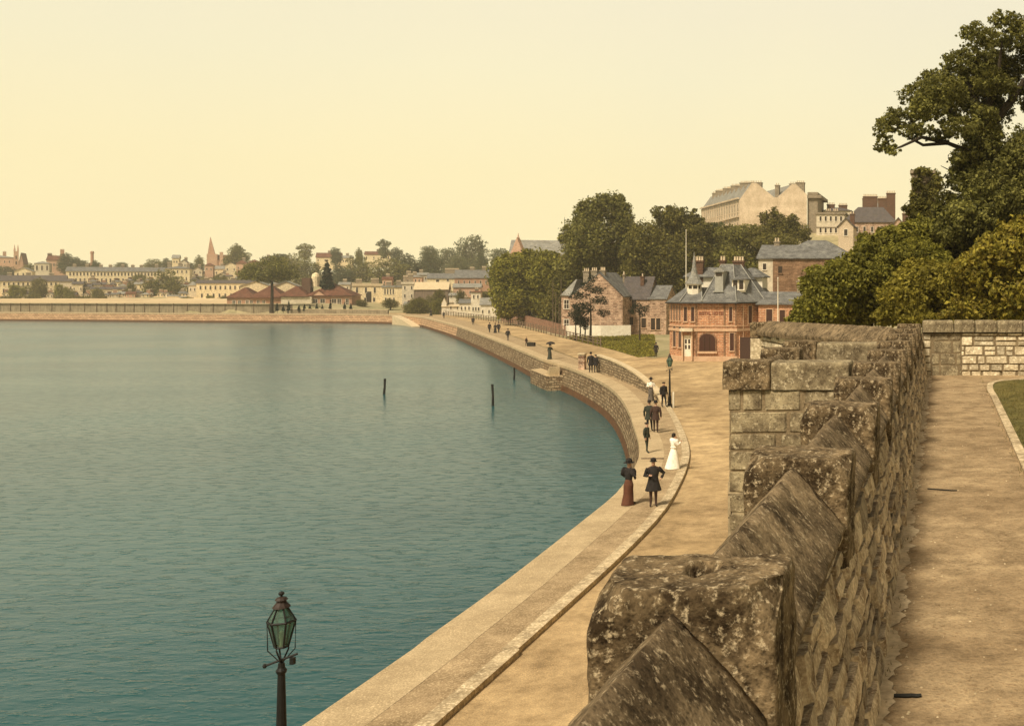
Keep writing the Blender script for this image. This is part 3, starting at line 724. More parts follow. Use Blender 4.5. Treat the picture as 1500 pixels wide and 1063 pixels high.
def tree_from(name, label, base, ells, n, size, mat, trunk_r, seed, group=None, sub=14, spread=.32, fill=.35, cat='tree', tipn=9, ground=None, barkm=None, tilt=(0,0)):
    """ells in metres relative to base"""
    root = empty(name, base, label, cat, group)
    ztop = max(e[2] for e in ells); zmin = min(e[2]-e[5] for e in ells)
    mb = MB(); zf = max(.6, zmin+(ztop-zmin)*.35)
    mb.tube([(0,0,-1.2),(0,0,0),(trunk_r*.4+tilt[0]*.5,0,zf*.55),(tilt[0],tilt[1],zf)], [trunk_r*1.5,trunk_r*1.2,trunk_r*.9,trunk_r*.7], barkm or M['bark'], 8)
    tips = [(e[0]+random.uniform(-.3,.3)*e[3], e[1]+random.uniform(-.3,.3)*e[4], e[2]+.3*e[5]) for e in random.sample(list(ells), min(tipn, len(ells)))]
    limbs(mb, (tilt[0],tilt[1],zf*.95), tips, trunk_r*.6, barkm)
    mb.build('trunk', root, smooth=True)
    add_mesh(leaf_mesh('crown', ells, n, size, mat, seed, sub, spread, fill=fill), 'crown', root); return root
def px_tree(name, label, px, pybase, Y, crown, n, size, mat, trunk_r=.3, seed=1, dy=1.0, **k):
    """crown = ellipses (px, py, rx, ry) in photo pixels at distance Y"""
    s = Y/F; b = W(px, pybase, Y); rs = random.Random(seed)
    extra = []
    for cx, cy, rx, ry in crown:
        for q in range(3):
            a = rs.uniform(0, 6.28); f = rs.uniform(.85,1.12); g = rs.uniform(.18,.36); extra.append((cx+math.cos(a)*rx*f, cy+math.sin(a)*ry*f, rx*g, ry*g))
    crown = list(crown)+[e for e in extra if e[1]+e[3] < pybase-2]
    ells = [((cx-px)*s, rs.uniform(-.35,.35)*rx*s*dy*2, (pybase-cy)*s, rx*s, rx*s*dy, ry*s) for cx, cy, rx, ry in crown]
    return tree_from(name, label, b, ells, n, size, mat, trunk_r, seed, **k)
def blob(cx, cy, rx, ry, seed, k=7):
    """one irregular crown as several overlapping ellipses"""
    r = random.Random(seed); out = [(cx, cy, rx*.62, ry*.62)]
    for i in range(k):
        a = 2*math.pi*i/k+r.uniform(-.3,.3); q = r.uniform(.48,.66)
        out.append((cx+math.cos(a)*rx*q, cy+math.sin(a)*ry*q, rx*r.uniform(.28,.44), ry*r.uniform(.26,.42)))
    return out

# the great ivy-clad tree on the right
Yt = 37.0
canopy = [(1292,195,14,12),(1288,215,12,8),(1470,35,24,14),(1420,78,24,14),(1375,195,24,12),(1405,195,30,16),(1350,198,20,9),(1460,155,30,22),(1448,125,26,22),(1380,140,40,26),(1410,115,34,22),(1350,165,24,16),(1455,85,34,22),(1500,60,34,20),(1296,208,15,14),(1312,226,10,10),(1300,178,18,14),(1318,165,26,18),(1345,140,30,20),(1368,112,28,18),(1335,190,22,12),(1360,168,30,16),(1400,140,34,22),(1405,92,30,20),(1390,178,22,10),(1430,68,28,20),(1465,52,26,18),(1498,38,28,16),(1440,105,34,22),(1485,90,34,24),(1530,70,40,30),(1520,130,34,26),(1560,110,40,40),(1575,180,40,40),(1470,130,26,20),(1512,190,20,18),(1600,240,50,50)]
ivy = [(1440,215,24,30),(1440,180,22,24),(1500,230,40,40),(1540,260,50,50),(1405,235,18,12),(1470,340,50,30),(1440,150,26,34),(1440,195,32,34),(1428,235,34,26),(1445,275,44,30),(1410,262,26,20),(1478,250,34,30),(1480,300,48,34),(1430,320,44,30),(1400,335,34,26),(1520,300,40,40),(1500,360,50,30),(1440,370,50,28),(1395,300,28,22)]
s = Yt/F; bx, by = 1450, 430; base = W(bx, by, Yt)
def E(l, d, sd):
    q = random.Random(sd); return [((a-bx)*s, q.uniform(-1,1)*d, (by-b)*s, c*s, c*s*1.1, e*s) for a, b, c, e in l]
big = empty('ivy_clad_tree', base, 'huge spreading tree with an ivy covered trunk rising above the cross wall', 'tree')
mb = MB(); L = lambda a, b, y=0: ((a-bx)*s, y, (by-b)*s)
mb.tube([L(1450,470), L(1448,400), L(1444,300), L(1442,220), L(1448,160), L(1455,110)], [.6,.4,.28,.18,.12,.07], M['bark'], 10)
for pts, r0 in (([L(1442,262),L(1420,222),L(1388,208,.3),L(1352,210,.5),L(1325,195,.6),L(1300,180,.6)],.11), ([L(1388,208,.3),L(1350,200,.2),L(1320,215),L(1300,222)],.09),
                ([L(1443,215),L(1415,180),L(1380,160,-.5),L(1345,145,-.8)],.16), ([L(1446,180),L(1425,130,.5),L(1405,95,.8)],.15), ([L(1450,150),L(1462,110),L(1468,60)],.14),
                ([L(1446,190),L(1480,150),L(1500,118),L(1540,80)],.2), ([L(1446,140),L(1490,125,.4),L(1530,108,.6)],.12), ([L(1448,240),L(1500,200),L(1560,170)],.22),
                ([L(1440,285),L(1415,262),L(1392,250),L(1378,243)],.05)):
    mb.tube(pts, [r0*(1-.8*i/(len(pts)-1)) for i in range(len(pts))], M['bark'], 7)
mb.build('trunk', big, smooth=True)
add_mesh(leaf_mesh('crown', E([(a, b, c*.97, e*.95) for a, b, c, e in canopy], 1.6, 3), 110000, .050, M['leafA'], 3, 44, .24, fill=.3, ufrac=.12), 'crown', big)
add_mesh(leaf_mesh('ivy', E(ivy, .9, 4), 110000, .062, M['leafA'], 4, 34, .32, fill=.25), 'ivy', big)

def shrub(name, label, px, pyb, Y, crown, n, size, mat, seed, **k):
    k.setdefault('cat', 'shrub'); k.setdefault('sub', 26); k.setdefault('spread', .26)
    return px_tree(name, label, px, pyb, Y, crown, n, size, mat, .09, seed, **k)
gb = 'shrubs massed on the bank behind the cross wall'
shrub('laurel_bush', 'dark green laurel bush at the left foot of the wooded bank, behind the roofed coping', 1215, 500, 36, [(1190,460,30,34),(1215,440,39,39),(1205,415,32,23),(1235,410,39,28),(1180,480,18,28),(1245,450,39,39),(1175,462,14,18)], 44200, .065, M['leafE'], 11, group=gb)
shrub('laurel_bush', 'mid green bush halfway up the bank with an uneven crest, left of the yellow bushes', 1275, 480, 37.5, [(1262,392,34,28),(1295,365,39,28),(1285,430,46,46),(1330,385,46,39),(1312,350,28,21),(1345,340,30,23),(1330,430,46,46),(1275,372,21,14)], 61200, .068, M['leafE'], 12, group=gb)
shrub('laurel_bush', 'dark green bush high on the bank directly under the great ivy clad tree', 1385, 470, 39, [(1360,330,34,28),(1385,345,39,32),(1345,312,23,18),(1420,370,51,34),(1370,375,46,34),(1470,360,51,39),(1520,350,57,46)], 57800, .075, M['leafB'], 13, group=gb)
shrub('yellow_bush', 'yellow green bush in the middle of the bank above the cross wall pier', 1370, 475, 34.5, [(1325,440,39,32),(1350,410,39,28),(1385,415,41,32),(1365,445,46,30),(1400,445,39,30),(1340,465,39,14),(1310,460,28,18)], 57800, .062, M['leafC'], 14, group=gb)
shrub('autumn_creeper', 'yellow green creeper flecked with orange autumn leaves at the right edge above the cross wall', 1450, 475, 33, [(1430,395,34,30),(1460,370,39,28),(1490,350,34,30),(1440,425,39,32),(1480,420,46,39),(1425,455,39,25),(1465,455,46,25),(1510,450,46,30),(1530,390,57,46),(1500,385,39,32)], 74800, .07, M['leafD'], 15, group=gb)
shrub('yellow_bush', 'pale yellow green bush high on the bank, left of the great tree', 1320, 470, 36, [(1320,375,28,20),(1350,372,30,20),(1300,400,26,22),(1375,390,28,20),(1285,425,22,20)], 40000, .055, M['leafE'], 18, group=gb)
shrub('bright_bush', 'small bright green bush at the very foot of the bank beside the hotel chimney', 1172, 500, 50, [(1178,452,14,16),(1190,440,16,18),(1200,462,21,18),(1180,470,16,14)], 15300, .07, M['leafC'], 16, group=gb)

# trees behind the hotel and the red wall
gt = 'broad trees standing behind the roadside houses'
px_tree('poplar_tree', 'tall dark green round topped tree rising highest behind the gabled house', 872, 478, 203,
        [(842,345,22,28),(870,312,22,24),(896,304,20,22),(916,320,14,26),(905,345,24,34),(870,360,34,40),(850,395,36,34),(892,395,36,36),(925,368,14,24),(856,325,14,14),(880,296,10,14),(868,430,44,26),(905,295,9,12),(848,318,8,10)], 71400, .27, M['leafA'], .5, 21, sub=34, spread=.26, group=gt)
px_tree('broad_tree', 'broad dome shaped tree between the tall tree and the hotel flagpole', 975, 470, 196,
        [(985,335,34,30),(955,355,30,30),(1012,345,26,26),(940,385,26,30),(985,380,44,36),(1025,380,20,34),(960,420,44,30),(1005,420,34,30),(990,318,20,16),(932,410,22,30),(1015,322,14,12)], 68000, .25, M['leafB'], .45, 22, sub=34, spread=.26, group=gt)
px_tree('bushy_tree', 'low bright bushy green tree mass overhanging the red brick roadside wall', 775, 478, 222,
        [(745,405,28,32),(775,395,34,30),(808,400,28,30),(755,440,30,26),(795,440,40,30),(735,425,18,22),(820,430,26,32),(765,380,20,12),(735,388,14,14),(800,376,16,10)], 71400, .28, M['leafE'], .35, 23, sub=34, spread=.26, group=gt)
px_tree('bushy_tree', 'dark tree filling the gap between the bushy mass and the gabled house', 828, 480, 205, [(825,440,22,34),(838,410,20,30),(812,460,20,20)], 14000, .24, M['leafB'], .3, 24, group=gt)
px_tree('hill_tree', 'dark tree on the slope right of the hotel chimneys below the terrace', 1085, 430, 200, [(1065,350,28,20),(1095,345,28,18),(1075,380,34,26),(1110,370,22,26),(1050,372,22,22),(1090,400,30,24),(1045,345,14,12)], 28000, .24, M['leafA'], .35, 25, sub=30, spread=.27, group='trees on the slope under the hill terrace')
px_tree('hill_tree', 'spiky topped dark tree in front of the pale terrace gable wall', 1145, 380, 195, [(1135,325,20,14),(1125,340,22,14),(1150,335,22,14),(1170,340,16,14),(1118,318,7,9),(1133,310,6,8),(1162,322,8,9),(1140,355,36,12),(1178,348,9,9)], 18000, .2, M['leafB'], .3, 26, sub=30, group='trees on the slope under the hill terrace')
px_tree('garden_tree', 'dark bushy tree beside the blank brick building behind the hotel annex', 1085, 470, 150, [(1070,400,22,26),(1085,430,24,24),(1058,425,14,24),(1100,410,14,24),(1072,378,12,12)], 15000, .17, M['leafA'], .25, 27, group='trees on the slope under the hill terrace')
px_tree('hill_tree', 'pale green thin tree on the slope behind the hotel spire', 1035, 420, 230, [(1032,345,20,14),(1050,335,14,10),(1020,355,14,14),(1040,370,26,20)], 12000, .25, M['leafH'], .3, 28, group='trees on the slope under the hill terrace')
px_tree('pine_tree', 'thin sparse dark pine in front of the gabled stone house', 865, 490, 158, [(862,418,10,7),(848,432,14,7),(880,440,14,6),(858,450,16,8),(875,425,12,6),(845,460,10,8),(882,458,9,6),(866,408,7,6),(852,472,8,7)], 5200, .11, M['leafG'], .16, 29, sub=22, spread=.3, tipn=9)
px_tree('small_tree', 'young dark tree with a bare slanting trunk before the rear wing of the stone house', 937, 491, 158, [(935,448,9,5),(945,452,8,5),(928,455,7,5),(940,460,6,5)], 1500, .09, M['leafG'], .12, 30)
for i, (px, h) in enumerate(((843,44),(850,38),(857,30))):
    px_tree('small_tree', ['slim dark sapling by the left corner of the gabled stone house','second slim dark sapling by the white fence of the stone house','short dark sapling right of the pair by the white fence'][i], px, 491, 160, [(px,491-h*.7,6,h*.28),(px+2,491-h*.45,5,6)], 900, .1, M['leafG'], .1, 31+i, group='saplings before the stone house')

# trees and bushes of the far town: (px, py centre, rx, ry, ground py, Y, material, label, category)
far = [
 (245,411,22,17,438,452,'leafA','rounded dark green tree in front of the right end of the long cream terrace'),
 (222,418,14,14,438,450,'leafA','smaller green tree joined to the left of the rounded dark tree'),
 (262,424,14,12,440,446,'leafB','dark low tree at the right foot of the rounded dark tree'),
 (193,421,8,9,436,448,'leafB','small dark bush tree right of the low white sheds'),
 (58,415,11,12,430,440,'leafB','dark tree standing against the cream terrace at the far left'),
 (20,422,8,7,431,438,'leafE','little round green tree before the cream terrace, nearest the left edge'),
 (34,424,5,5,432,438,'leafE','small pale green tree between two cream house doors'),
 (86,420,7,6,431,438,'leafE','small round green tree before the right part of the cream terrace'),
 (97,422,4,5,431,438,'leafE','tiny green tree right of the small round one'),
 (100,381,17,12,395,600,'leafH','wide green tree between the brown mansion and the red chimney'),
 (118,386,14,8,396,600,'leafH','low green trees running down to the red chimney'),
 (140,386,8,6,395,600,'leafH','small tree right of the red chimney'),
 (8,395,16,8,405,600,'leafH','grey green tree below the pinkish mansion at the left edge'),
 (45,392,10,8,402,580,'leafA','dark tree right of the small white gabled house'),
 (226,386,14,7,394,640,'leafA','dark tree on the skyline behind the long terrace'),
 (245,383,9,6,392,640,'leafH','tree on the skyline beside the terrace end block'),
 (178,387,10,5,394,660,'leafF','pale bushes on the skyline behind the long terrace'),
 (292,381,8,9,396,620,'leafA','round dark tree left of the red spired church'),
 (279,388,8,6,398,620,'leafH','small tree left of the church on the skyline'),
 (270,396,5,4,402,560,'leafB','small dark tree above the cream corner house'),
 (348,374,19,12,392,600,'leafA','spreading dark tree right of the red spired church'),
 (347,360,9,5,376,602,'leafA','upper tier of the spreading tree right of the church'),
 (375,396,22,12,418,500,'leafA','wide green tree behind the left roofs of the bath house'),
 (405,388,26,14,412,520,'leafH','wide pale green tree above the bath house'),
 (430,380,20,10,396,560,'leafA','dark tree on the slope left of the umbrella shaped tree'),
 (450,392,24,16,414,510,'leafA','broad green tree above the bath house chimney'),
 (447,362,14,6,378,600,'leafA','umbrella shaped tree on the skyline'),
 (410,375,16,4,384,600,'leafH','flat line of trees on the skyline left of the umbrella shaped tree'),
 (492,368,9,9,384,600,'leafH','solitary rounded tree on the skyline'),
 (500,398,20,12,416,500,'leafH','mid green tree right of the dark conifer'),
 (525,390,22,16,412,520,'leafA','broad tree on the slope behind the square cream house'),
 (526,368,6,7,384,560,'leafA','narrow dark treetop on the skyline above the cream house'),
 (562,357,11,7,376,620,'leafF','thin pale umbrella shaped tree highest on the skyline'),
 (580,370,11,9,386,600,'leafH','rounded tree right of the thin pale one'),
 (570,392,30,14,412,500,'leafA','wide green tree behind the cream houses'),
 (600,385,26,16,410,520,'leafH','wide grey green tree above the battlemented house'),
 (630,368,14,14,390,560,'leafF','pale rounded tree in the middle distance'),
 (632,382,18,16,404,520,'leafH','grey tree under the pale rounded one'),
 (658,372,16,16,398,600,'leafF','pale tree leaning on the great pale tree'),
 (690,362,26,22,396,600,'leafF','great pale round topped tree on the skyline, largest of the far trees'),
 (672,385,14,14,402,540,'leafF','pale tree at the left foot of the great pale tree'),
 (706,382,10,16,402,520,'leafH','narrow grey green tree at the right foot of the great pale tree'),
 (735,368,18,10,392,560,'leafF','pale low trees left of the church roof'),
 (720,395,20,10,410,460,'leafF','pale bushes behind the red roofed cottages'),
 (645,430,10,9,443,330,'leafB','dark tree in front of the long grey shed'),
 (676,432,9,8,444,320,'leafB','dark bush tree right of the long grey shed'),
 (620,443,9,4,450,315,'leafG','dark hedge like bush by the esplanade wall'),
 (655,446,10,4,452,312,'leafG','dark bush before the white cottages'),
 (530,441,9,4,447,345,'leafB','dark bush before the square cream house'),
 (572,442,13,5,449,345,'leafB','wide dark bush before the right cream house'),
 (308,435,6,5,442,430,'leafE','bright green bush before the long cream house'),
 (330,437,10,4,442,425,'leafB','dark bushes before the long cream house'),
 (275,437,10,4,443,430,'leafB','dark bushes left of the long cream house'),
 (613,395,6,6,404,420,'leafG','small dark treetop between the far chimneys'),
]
protos = {}
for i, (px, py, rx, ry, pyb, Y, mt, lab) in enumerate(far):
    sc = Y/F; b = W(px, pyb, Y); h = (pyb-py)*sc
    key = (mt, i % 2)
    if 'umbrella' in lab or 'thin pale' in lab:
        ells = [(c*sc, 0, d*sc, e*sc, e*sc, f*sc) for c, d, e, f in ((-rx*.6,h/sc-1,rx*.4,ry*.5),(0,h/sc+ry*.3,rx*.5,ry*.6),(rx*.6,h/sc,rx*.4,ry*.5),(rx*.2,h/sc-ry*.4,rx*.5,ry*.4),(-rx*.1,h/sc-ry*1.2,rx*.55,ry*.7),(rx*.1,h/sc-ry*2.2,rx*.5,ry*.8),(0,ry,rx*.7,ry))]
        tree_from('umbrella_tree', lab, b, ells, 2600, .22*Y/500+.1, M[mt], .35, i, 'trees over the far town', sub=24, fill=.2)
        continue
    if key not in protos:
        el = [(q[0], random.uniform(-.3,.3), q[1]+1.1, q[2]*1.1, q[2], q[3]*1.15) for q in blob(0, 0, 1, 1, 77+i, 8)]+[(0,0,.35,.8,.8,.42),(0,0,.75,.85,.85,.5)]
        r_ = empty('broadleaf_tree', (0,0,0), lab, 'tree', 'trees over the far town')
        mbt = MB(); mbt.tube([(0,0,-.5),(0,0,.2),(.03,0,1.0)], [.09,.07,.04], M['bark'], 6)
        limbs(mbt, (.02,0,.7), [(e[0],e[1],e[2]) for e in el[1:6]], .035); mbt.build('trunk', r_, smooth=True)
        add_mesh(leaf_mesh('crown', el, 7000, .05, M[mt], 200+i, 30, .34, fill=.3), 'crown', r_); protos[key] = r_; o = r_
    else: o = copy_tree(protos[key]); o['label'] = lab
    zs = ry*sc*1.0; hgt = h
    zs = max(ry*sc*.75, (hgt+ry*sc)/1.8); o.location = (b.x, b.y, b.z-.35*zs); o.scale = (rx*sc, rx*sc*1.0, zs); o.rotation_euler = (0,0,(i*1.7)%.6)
for i in range(90):
    px = random.choice([random.uniform(2,285), random.uniform(285,400), random.uniform(590,720)]); Y = random.uniform(432,545) if px < 400 else random.uniform(300,430)
    z = ground_z((px-CX)*Y/F, Y); k_ = random.choice([('leafB',0),('leafA',1),('leafA',0)]); k_ = k_ if k_ in protos else list(protos)[0]
    o = copy_tree(protos[k_]); o['label'] = 'small dark bush scattered among the crowded houses of the far town'; o['group'] = 'scattered bushes of the far town'; o['category'] = 'bush'
    r_ = random.uniform(1.0,2.6); o.location = ((px-CX)*Y/F, Y, z-.8); o.scale = (r_*1.3, r_, r_*1.2)
# dark conifer and the tall bare-stemmed tree by the bath house, little cypresses along its garden
def conifer(px, top, base, w, Y, label, n=1400, group=None, sz=None):
    s = Y/F; H = (base-top)*s; r = w*s/2
    ells = [(0,0,H*(.16+.8*k/6),max(r*(1-.9*k/6),.05),max(r*(1-.9*k/6),.05),H*.11) for k in range(7)]
    return tree_from('conifer', label, W(px, base, Y), ells, n, sz or H*.05, M['leafG'], r*.12, px, group, sub=16, spread=.4)
conifer(479, 382, 425, 18, 345, 'black green pointed conifer rising behind the bath house roofs', 2600)
px_tree('tall_tree', 'tall tree with a straight dark bare trunk in front of the bath house', 398, 453, 318, [(398,400,16,8),(380,392,18,10),(412,392,18,10),(395,382,20,9),(365,398,14,7),(425,402,12,8),(372,402,18,9),(405,404,20,9),(388,404,20,9)], 11000, .26, M['leafA'], .42, 61)
for i, (px, t) in enumerate(((406,443),(415,447),(423,441),(438,447),(446,445),(454,445),(464,444),(472,446),(484,437),(505,440),(514,443))):
    conifer(px, t, 456, 4.5, 316, 'small dark cypress in the row before the bath house', 260, 'cypresses along the bath house garden', .22)
for i, (px, py, w) in enumerate(((22,447,17),(48,447,22),(92,447,26),(120,447,24),(150,447,12),(8,448,18))):
    s = 440/F; b = W(px, 438, 431)
    tree_from('hedge', 'low dark hedge on the far field edge, %s' % ['under the cream doorways','left of the gap in the row','longest of the row','right of the longest hedge','thin tail of the row','nearest the left edge'][i], b,
              [((k-2)*w*s/5, 0, .6, w*s/8, .6, .7) for k in range(5)], 700, .25, M['leafB'], .08, 70+i, 'low hedges on the far field', cat='hedge')
# ------------------------------------------------------------------ buildings
TURN = .85
def window(parent, x, z, w, h, y, mat='white', glass='glass', mull=True, rz=0, arch=False, name='window', origin=None, sill=True):
    """window whose outer plane is at local y (facing -Y), x centre, z bottom; pane and sill are children"""
    t = .09 if w > .7 else .06; mb = MB()
    d0, d1 = y-.07, y+.02
    for a in ((x-w/2-t,x-w/2,z,z+h),(x+w/2,x+w/2+t,z,z+h),(x-w/2-t,x+w/2+t,z+h,z+h+t)): mb.box(a[0],a[1],d0,d1,a[2],a[3],M[mat])
    if mull:
        mb.box(x-.025,x+.025,y-.045,y+.01,z,z+h,M[mat]); mb.box(x-w/2,x-.026,y-.04,y+.01,z+h*.5-.03,z+h*.5+.03,M[mat]); mb.box(x+.026,x+w/2,y-.04,y+.01,z+h*.5-.03,z+h*.5+.03,M[mat])
    o = mb.build(name, parent)
    g = MB(); g.box(x-w/2,x+w/2,y-.03,y+.01,z,z+h,M[glass]); g.build('pane', o)
    if sill: q = MB(); q.box(x-w/2-t*1.4,x+w/2+t*1.4,y-.14,y+.01,z-.12,z-.001,M[mat]); q.build('sill', o)
    return o
def wincopy(src, dx, dz, parent, dy=0):
    c = src.copy(); C.objects.link(c); c.parent = parent; c.location = Vector(src.location)+Vector((dx,dy,dz))
    for ch in src.children:
        d = ch.copy(); C.objects.link(d); d.parent = c
    return c
def chimney(parent, x, y, z0, z1, w=.9, d=.6, mat='chim', pots=3, ped=True):
    mb = MB(); mb.box(x-w/2,x+w/2,y-d/2,y+d/2,z0,z1-.25,M[mat]); mb.box(x-w/2-.1,x+w/2+.1,y-d/2-.1,y+d/2+.1,z1-.25,z1-.05,M[mat])
    o = mb.build('chimney', parent)
    if pots:
        p = MB()
        for k in range(pots):
            xx = x-w/2+w*(k+.5)/pots; p.lathe((xx,y,z1-.05), [(.13,0),(.11,.4),(.14,.45),(.13,.5)], M['pot'], 8)
        p.build('chimney_pots', o)
    return o
def roof_gable(mb, x0, x1, y0, y1, z0, z1, ov, mat, axis='x', th=.16, wall=None):
    """axis = direction of the ridge; slab with thickness, gable ends filled with the wall material"""
    if axis == 'x':
        ym = (y0+y1)/2; sl = (z1-z0)/(ym-y0); a = y0-ov; b = y1+ov; ze = z0-sl*ov; X0, X1 = x0-ov, x1+ov
        mb.loft([[(x, a, ze), (x, ym, z1), (x, b, ze), (x, b, ze+th), (x, ym, z1+th), (x, a, ze+th)] for x in (X1, X0)], M[mat])
        if wall:
            for x, s in ((x0+.002,-1),(x1-.002,1)):
                q = [(x,y0,z0),(x,y1,z0),(x,ym,z1-.002)]; mb.face(q if s > 0 else q[::-1], M[wall])
    else:
        xm = (x0+x1)/2; sl = (z1-z0)/(xm-x0); a = x0-ov; b = x1+ov; ze = z0-sl*ov; Y0, Y1 = y0-ov, y1+ov
        mb.loft([[(a, y, ze), (xm, y, z1), (b, y, ze), (b, y, ze+th), (xm, y, z1+th), (a, y, ze+th)] for y in (Y0, Y1)], M[mat])
        if wall:
            for y, s in ((y0+.002,-1),(y1-.002,1)):
                q = [(x0,y,z0),(x1,y,z0),(xm,y,z1-.002)]; mb.face(q if s < 0 else q[::-1], M[wall])
def roof_hip(mb, x0, x1, y0, y1, z0, z1, ov, mat, top=None, th=.12):
    a, b, c, d = x0-ov, x1+ov, y0-ov, y1+ov; W_, D_ = b-a, d-c
    k = top if top is not None else min(W_, D_)/2*.98
    lo = [(a,c),(b,c),(b,d),(a,d)]; hi = [(a+k,c+k),(b-k,c+k),(b-k,d-k),(a+k,d-k)]
    mb.loft([[(x,y,z0-th) for x, y in lo], [(x,y,z0) for x, y in lo], [(x,y,z1) for x, y in hi]], M[mat])
def house(name, label, px0, px1, pyb, pye, pyr, Y, depth, roof='gable_x', wall='cream', rmat='slate', win=None, chim=None, group=None, cat='house', door=None, ov=.3, glass='glass', sink=3.0, hiptop=None, trim=None, frame='white'):
    """front face at distance Y between photo columns px0..px1; chimneys (px, top py, width m); windows (list of px, py bottom, width px, height px)"""
    A = W(px0, pyb, Y); B = W(px1, pyb, Y); s = Y/F; base = Vector(((A.x+B.x)/2, Y, A.z)); th = math.atan2(-base.x, Y); ph = th*TURN if Y > 270 else 0
    kx = 1/(math.cos(ph)+math.tan(th)*math.sin(ph)); w = (B.x-A.x)*kx; sx_ = s*kx
    root = empty(name, base, label, cat, group, ph); h = (pyb-pye)*s; hr = (pyb-pyr)*s
    mb = MB(); mb.box(-w/2, w/2, 0, depth, -sink, h, M[wall]); 
    mb.build('wall', root)
    mb = MB()
    if roof == 'gable_x': roof_gable(mb, -w/2, w/2, 0, depth, h, hr-.16, ov, rmat, 'x', wall=wall)
    elif roof == 'gable_y': roof_gable(mb, -w/2, w/2, 0, depth, h, hr-.16, ov, rmat, 'y', wall=wall)
    elif roof == 'hip': roof_hip(mb, -w/2, w/2, 0, depth, h+.12, hr, ov, rmat, hiptop)
    elif roof == 'flat': mb.box(-w/2-ov, w/2+ov, -ov, depth+ov, h, hr, M[rmat])
    rf = mb.build('roof', root)
    if trim: q = MB(); q.box(-w/2-.12, w/2+.12, -.14, -.002, h*.5-.1, h*.5+.1, M[trim]); q.build('string_course', root)
    cache = {}
    for (px, py, ww, wh) in (win or []):
        x = (px-(px0+px1)/2)*sx_; z = (pyb-py)*s; key = (ww, wh)
        if key in cache:
            src, sx, sz = cache[key]; wincopy(src, x-sx, z-sz, root)
        else: cache[key] = (window(root, x, z, ww*sx_, wh*s, 0, mat=frame, glass=glass, mull=ww*s > .8 and Y < 300), x, z)
    for (px, pyt, cwid, *m_) in (chim or []):
        chimney(rf, (px-(px0+px1)/2)*sx_, depth*.5, h*.9, (pyb-pyt)*s, cwid, .7, m_[0] if m_ else 'chim', max(1, int(cwid/.35)))
    if door:
        for (px, ww, wh) in door:
            x = (px-(px0+px1)/2)*sx_; mb = MB(); mb.box(x-ww*s/2, x+ww*s/2, -.06, .02, 0, wh*s, M['glass' if glass == 'glass' else glass]); mb.build('door', root)
    return root
def row(px0, px1, n, py, w, h): return [(px0+(px1-px0)*k/(n-1), py, w, h) for k in range(n)]

# ---- far left shore
gf = 'houses of the far town'
house('terrace_house', 'long low cream terrace with dark roof at the far left edge', -60, 98, 431, 411.5, 403, 450, 9, 'gable_x', 'cream', 'slated',
      row(-50,90,21,418,2.6,4.2)+row(-47,93,17,428.5,2.8,5.6), [(-40,399,1.6),(-10,399,1.6),(12,400,1.6),(40,399,1.6),(75,400,1.6)], gf)
house('gabled_house', 'small white house with a broad gable above the cream terrace', 21, 47, 413, 397, 391.5, 500, 12, 'gable_y', 'cream', 'slatep', [(26,404,2,4),(34,404,2,4),(42,404,2,4)], None, gf)
house('mansion', 'pinkish stone mansion with chimneys on the skyline at the left edge', -40, 20, 398, 377, 373, 640, 16, 'hip', 'pinkwall', 'slatep', row(-30,14,7,385,1.6,3.5), [(-12,366,2.2,'brickfar'),(4,368,1.6,'brickfar'),(-28,367,2,'brickfar')], gf)
def church_tower(px0, px1, top, base, Y, mat, label, spikes=4):
    s = Y/F; A = W((px0+px1)/2, base, Y); th = math.atan2(-A.x, Y); w = (px1-px0)*s*math.cos(th); H = (base-top)*s; r = empty('church_tower', A, label, 'church tower', None, th)
    mb = MB(); mb.box(-w/2,w/2,0,w,-4,H,M[mat]); mb.build('wall', r)
    mb = MB()
    for a, b in ((-w/2+.4,.4),(w/2-.4,.4),(-w/2+.4,w-.4),(w/2-.4,w-.4)): mb.lathe((a,b,H), [(.5,0),(.45,1.2),(.02,4.5)], M[mat], 6)
    mb.build('pinnacles', r)
    for z in (H*.62, H*.35): window(r, 0, z, w*.3, H*.16, 0, mull=False, mat=mat)
    return r
church_tower(20, 27.5, 368, 398, 640, 'pinkwall', 'square pinkish church tower with pinnacles at the far left')
house('steep_roofed_hall', 'tall dark steep roofed hall beside the pinkish church tower', 27.5, 34, 396, 384, 370, 645, 22, 'gable_y', 'pinkwall', 'redtile', None, None, gf)
house('stepped_house', 'pale stone house with three round arched openings left of the brown mansion', 50, 72, 403, 386, 382.5, 580, 12, 'hip', 'cream2', 'slatep', row(54,69,3,396,2.6,7), None, gf)
house('mansion', 'brown stone mansion with clustered tall chimneys on the skyline', 68, 96, 400, 381, 374, 600, 16, 'gable_x', 'pinkwall', 'redtile', row(72,93,4,390,2,4), [(70,371,2,'chimd'),(76,374,2.4,'chimd'),(88.5,365,1.8,'brickfar')], gf)
def stack(px, top, base, w, Y, label):
    s = Y/F; r = empty('brick_chimney_stack', W(px, base, Y), label, 'chimney stack'); H = (base-top)*s; q = w*s/2
    mb = MB(); mb.lathe((0,0,0), [(q*1.25,-3),(q*1.1,H*.4),(q,H*.88)], M['brickfar'], 10); mb.build('shaft', r, True)
    mb = MB(); mb.lathe((0,0,0), [(q*1.3,H*.88),(q*1.35,H*.93),(q*1.1,H)], M['brickfar'], 10); mb.build('cap', r); return r
stack(135, 368, 396, 3.6, 620, 'tall red brick chimney stack standing alone on the far left skyline')
house('red_house', 'little red brick house at the foot of the tall brick chimney stack', 129, 141, 398, 387, 383, 622, 8, 'hip', 'brickfar', 'redtile', None, None, gf)
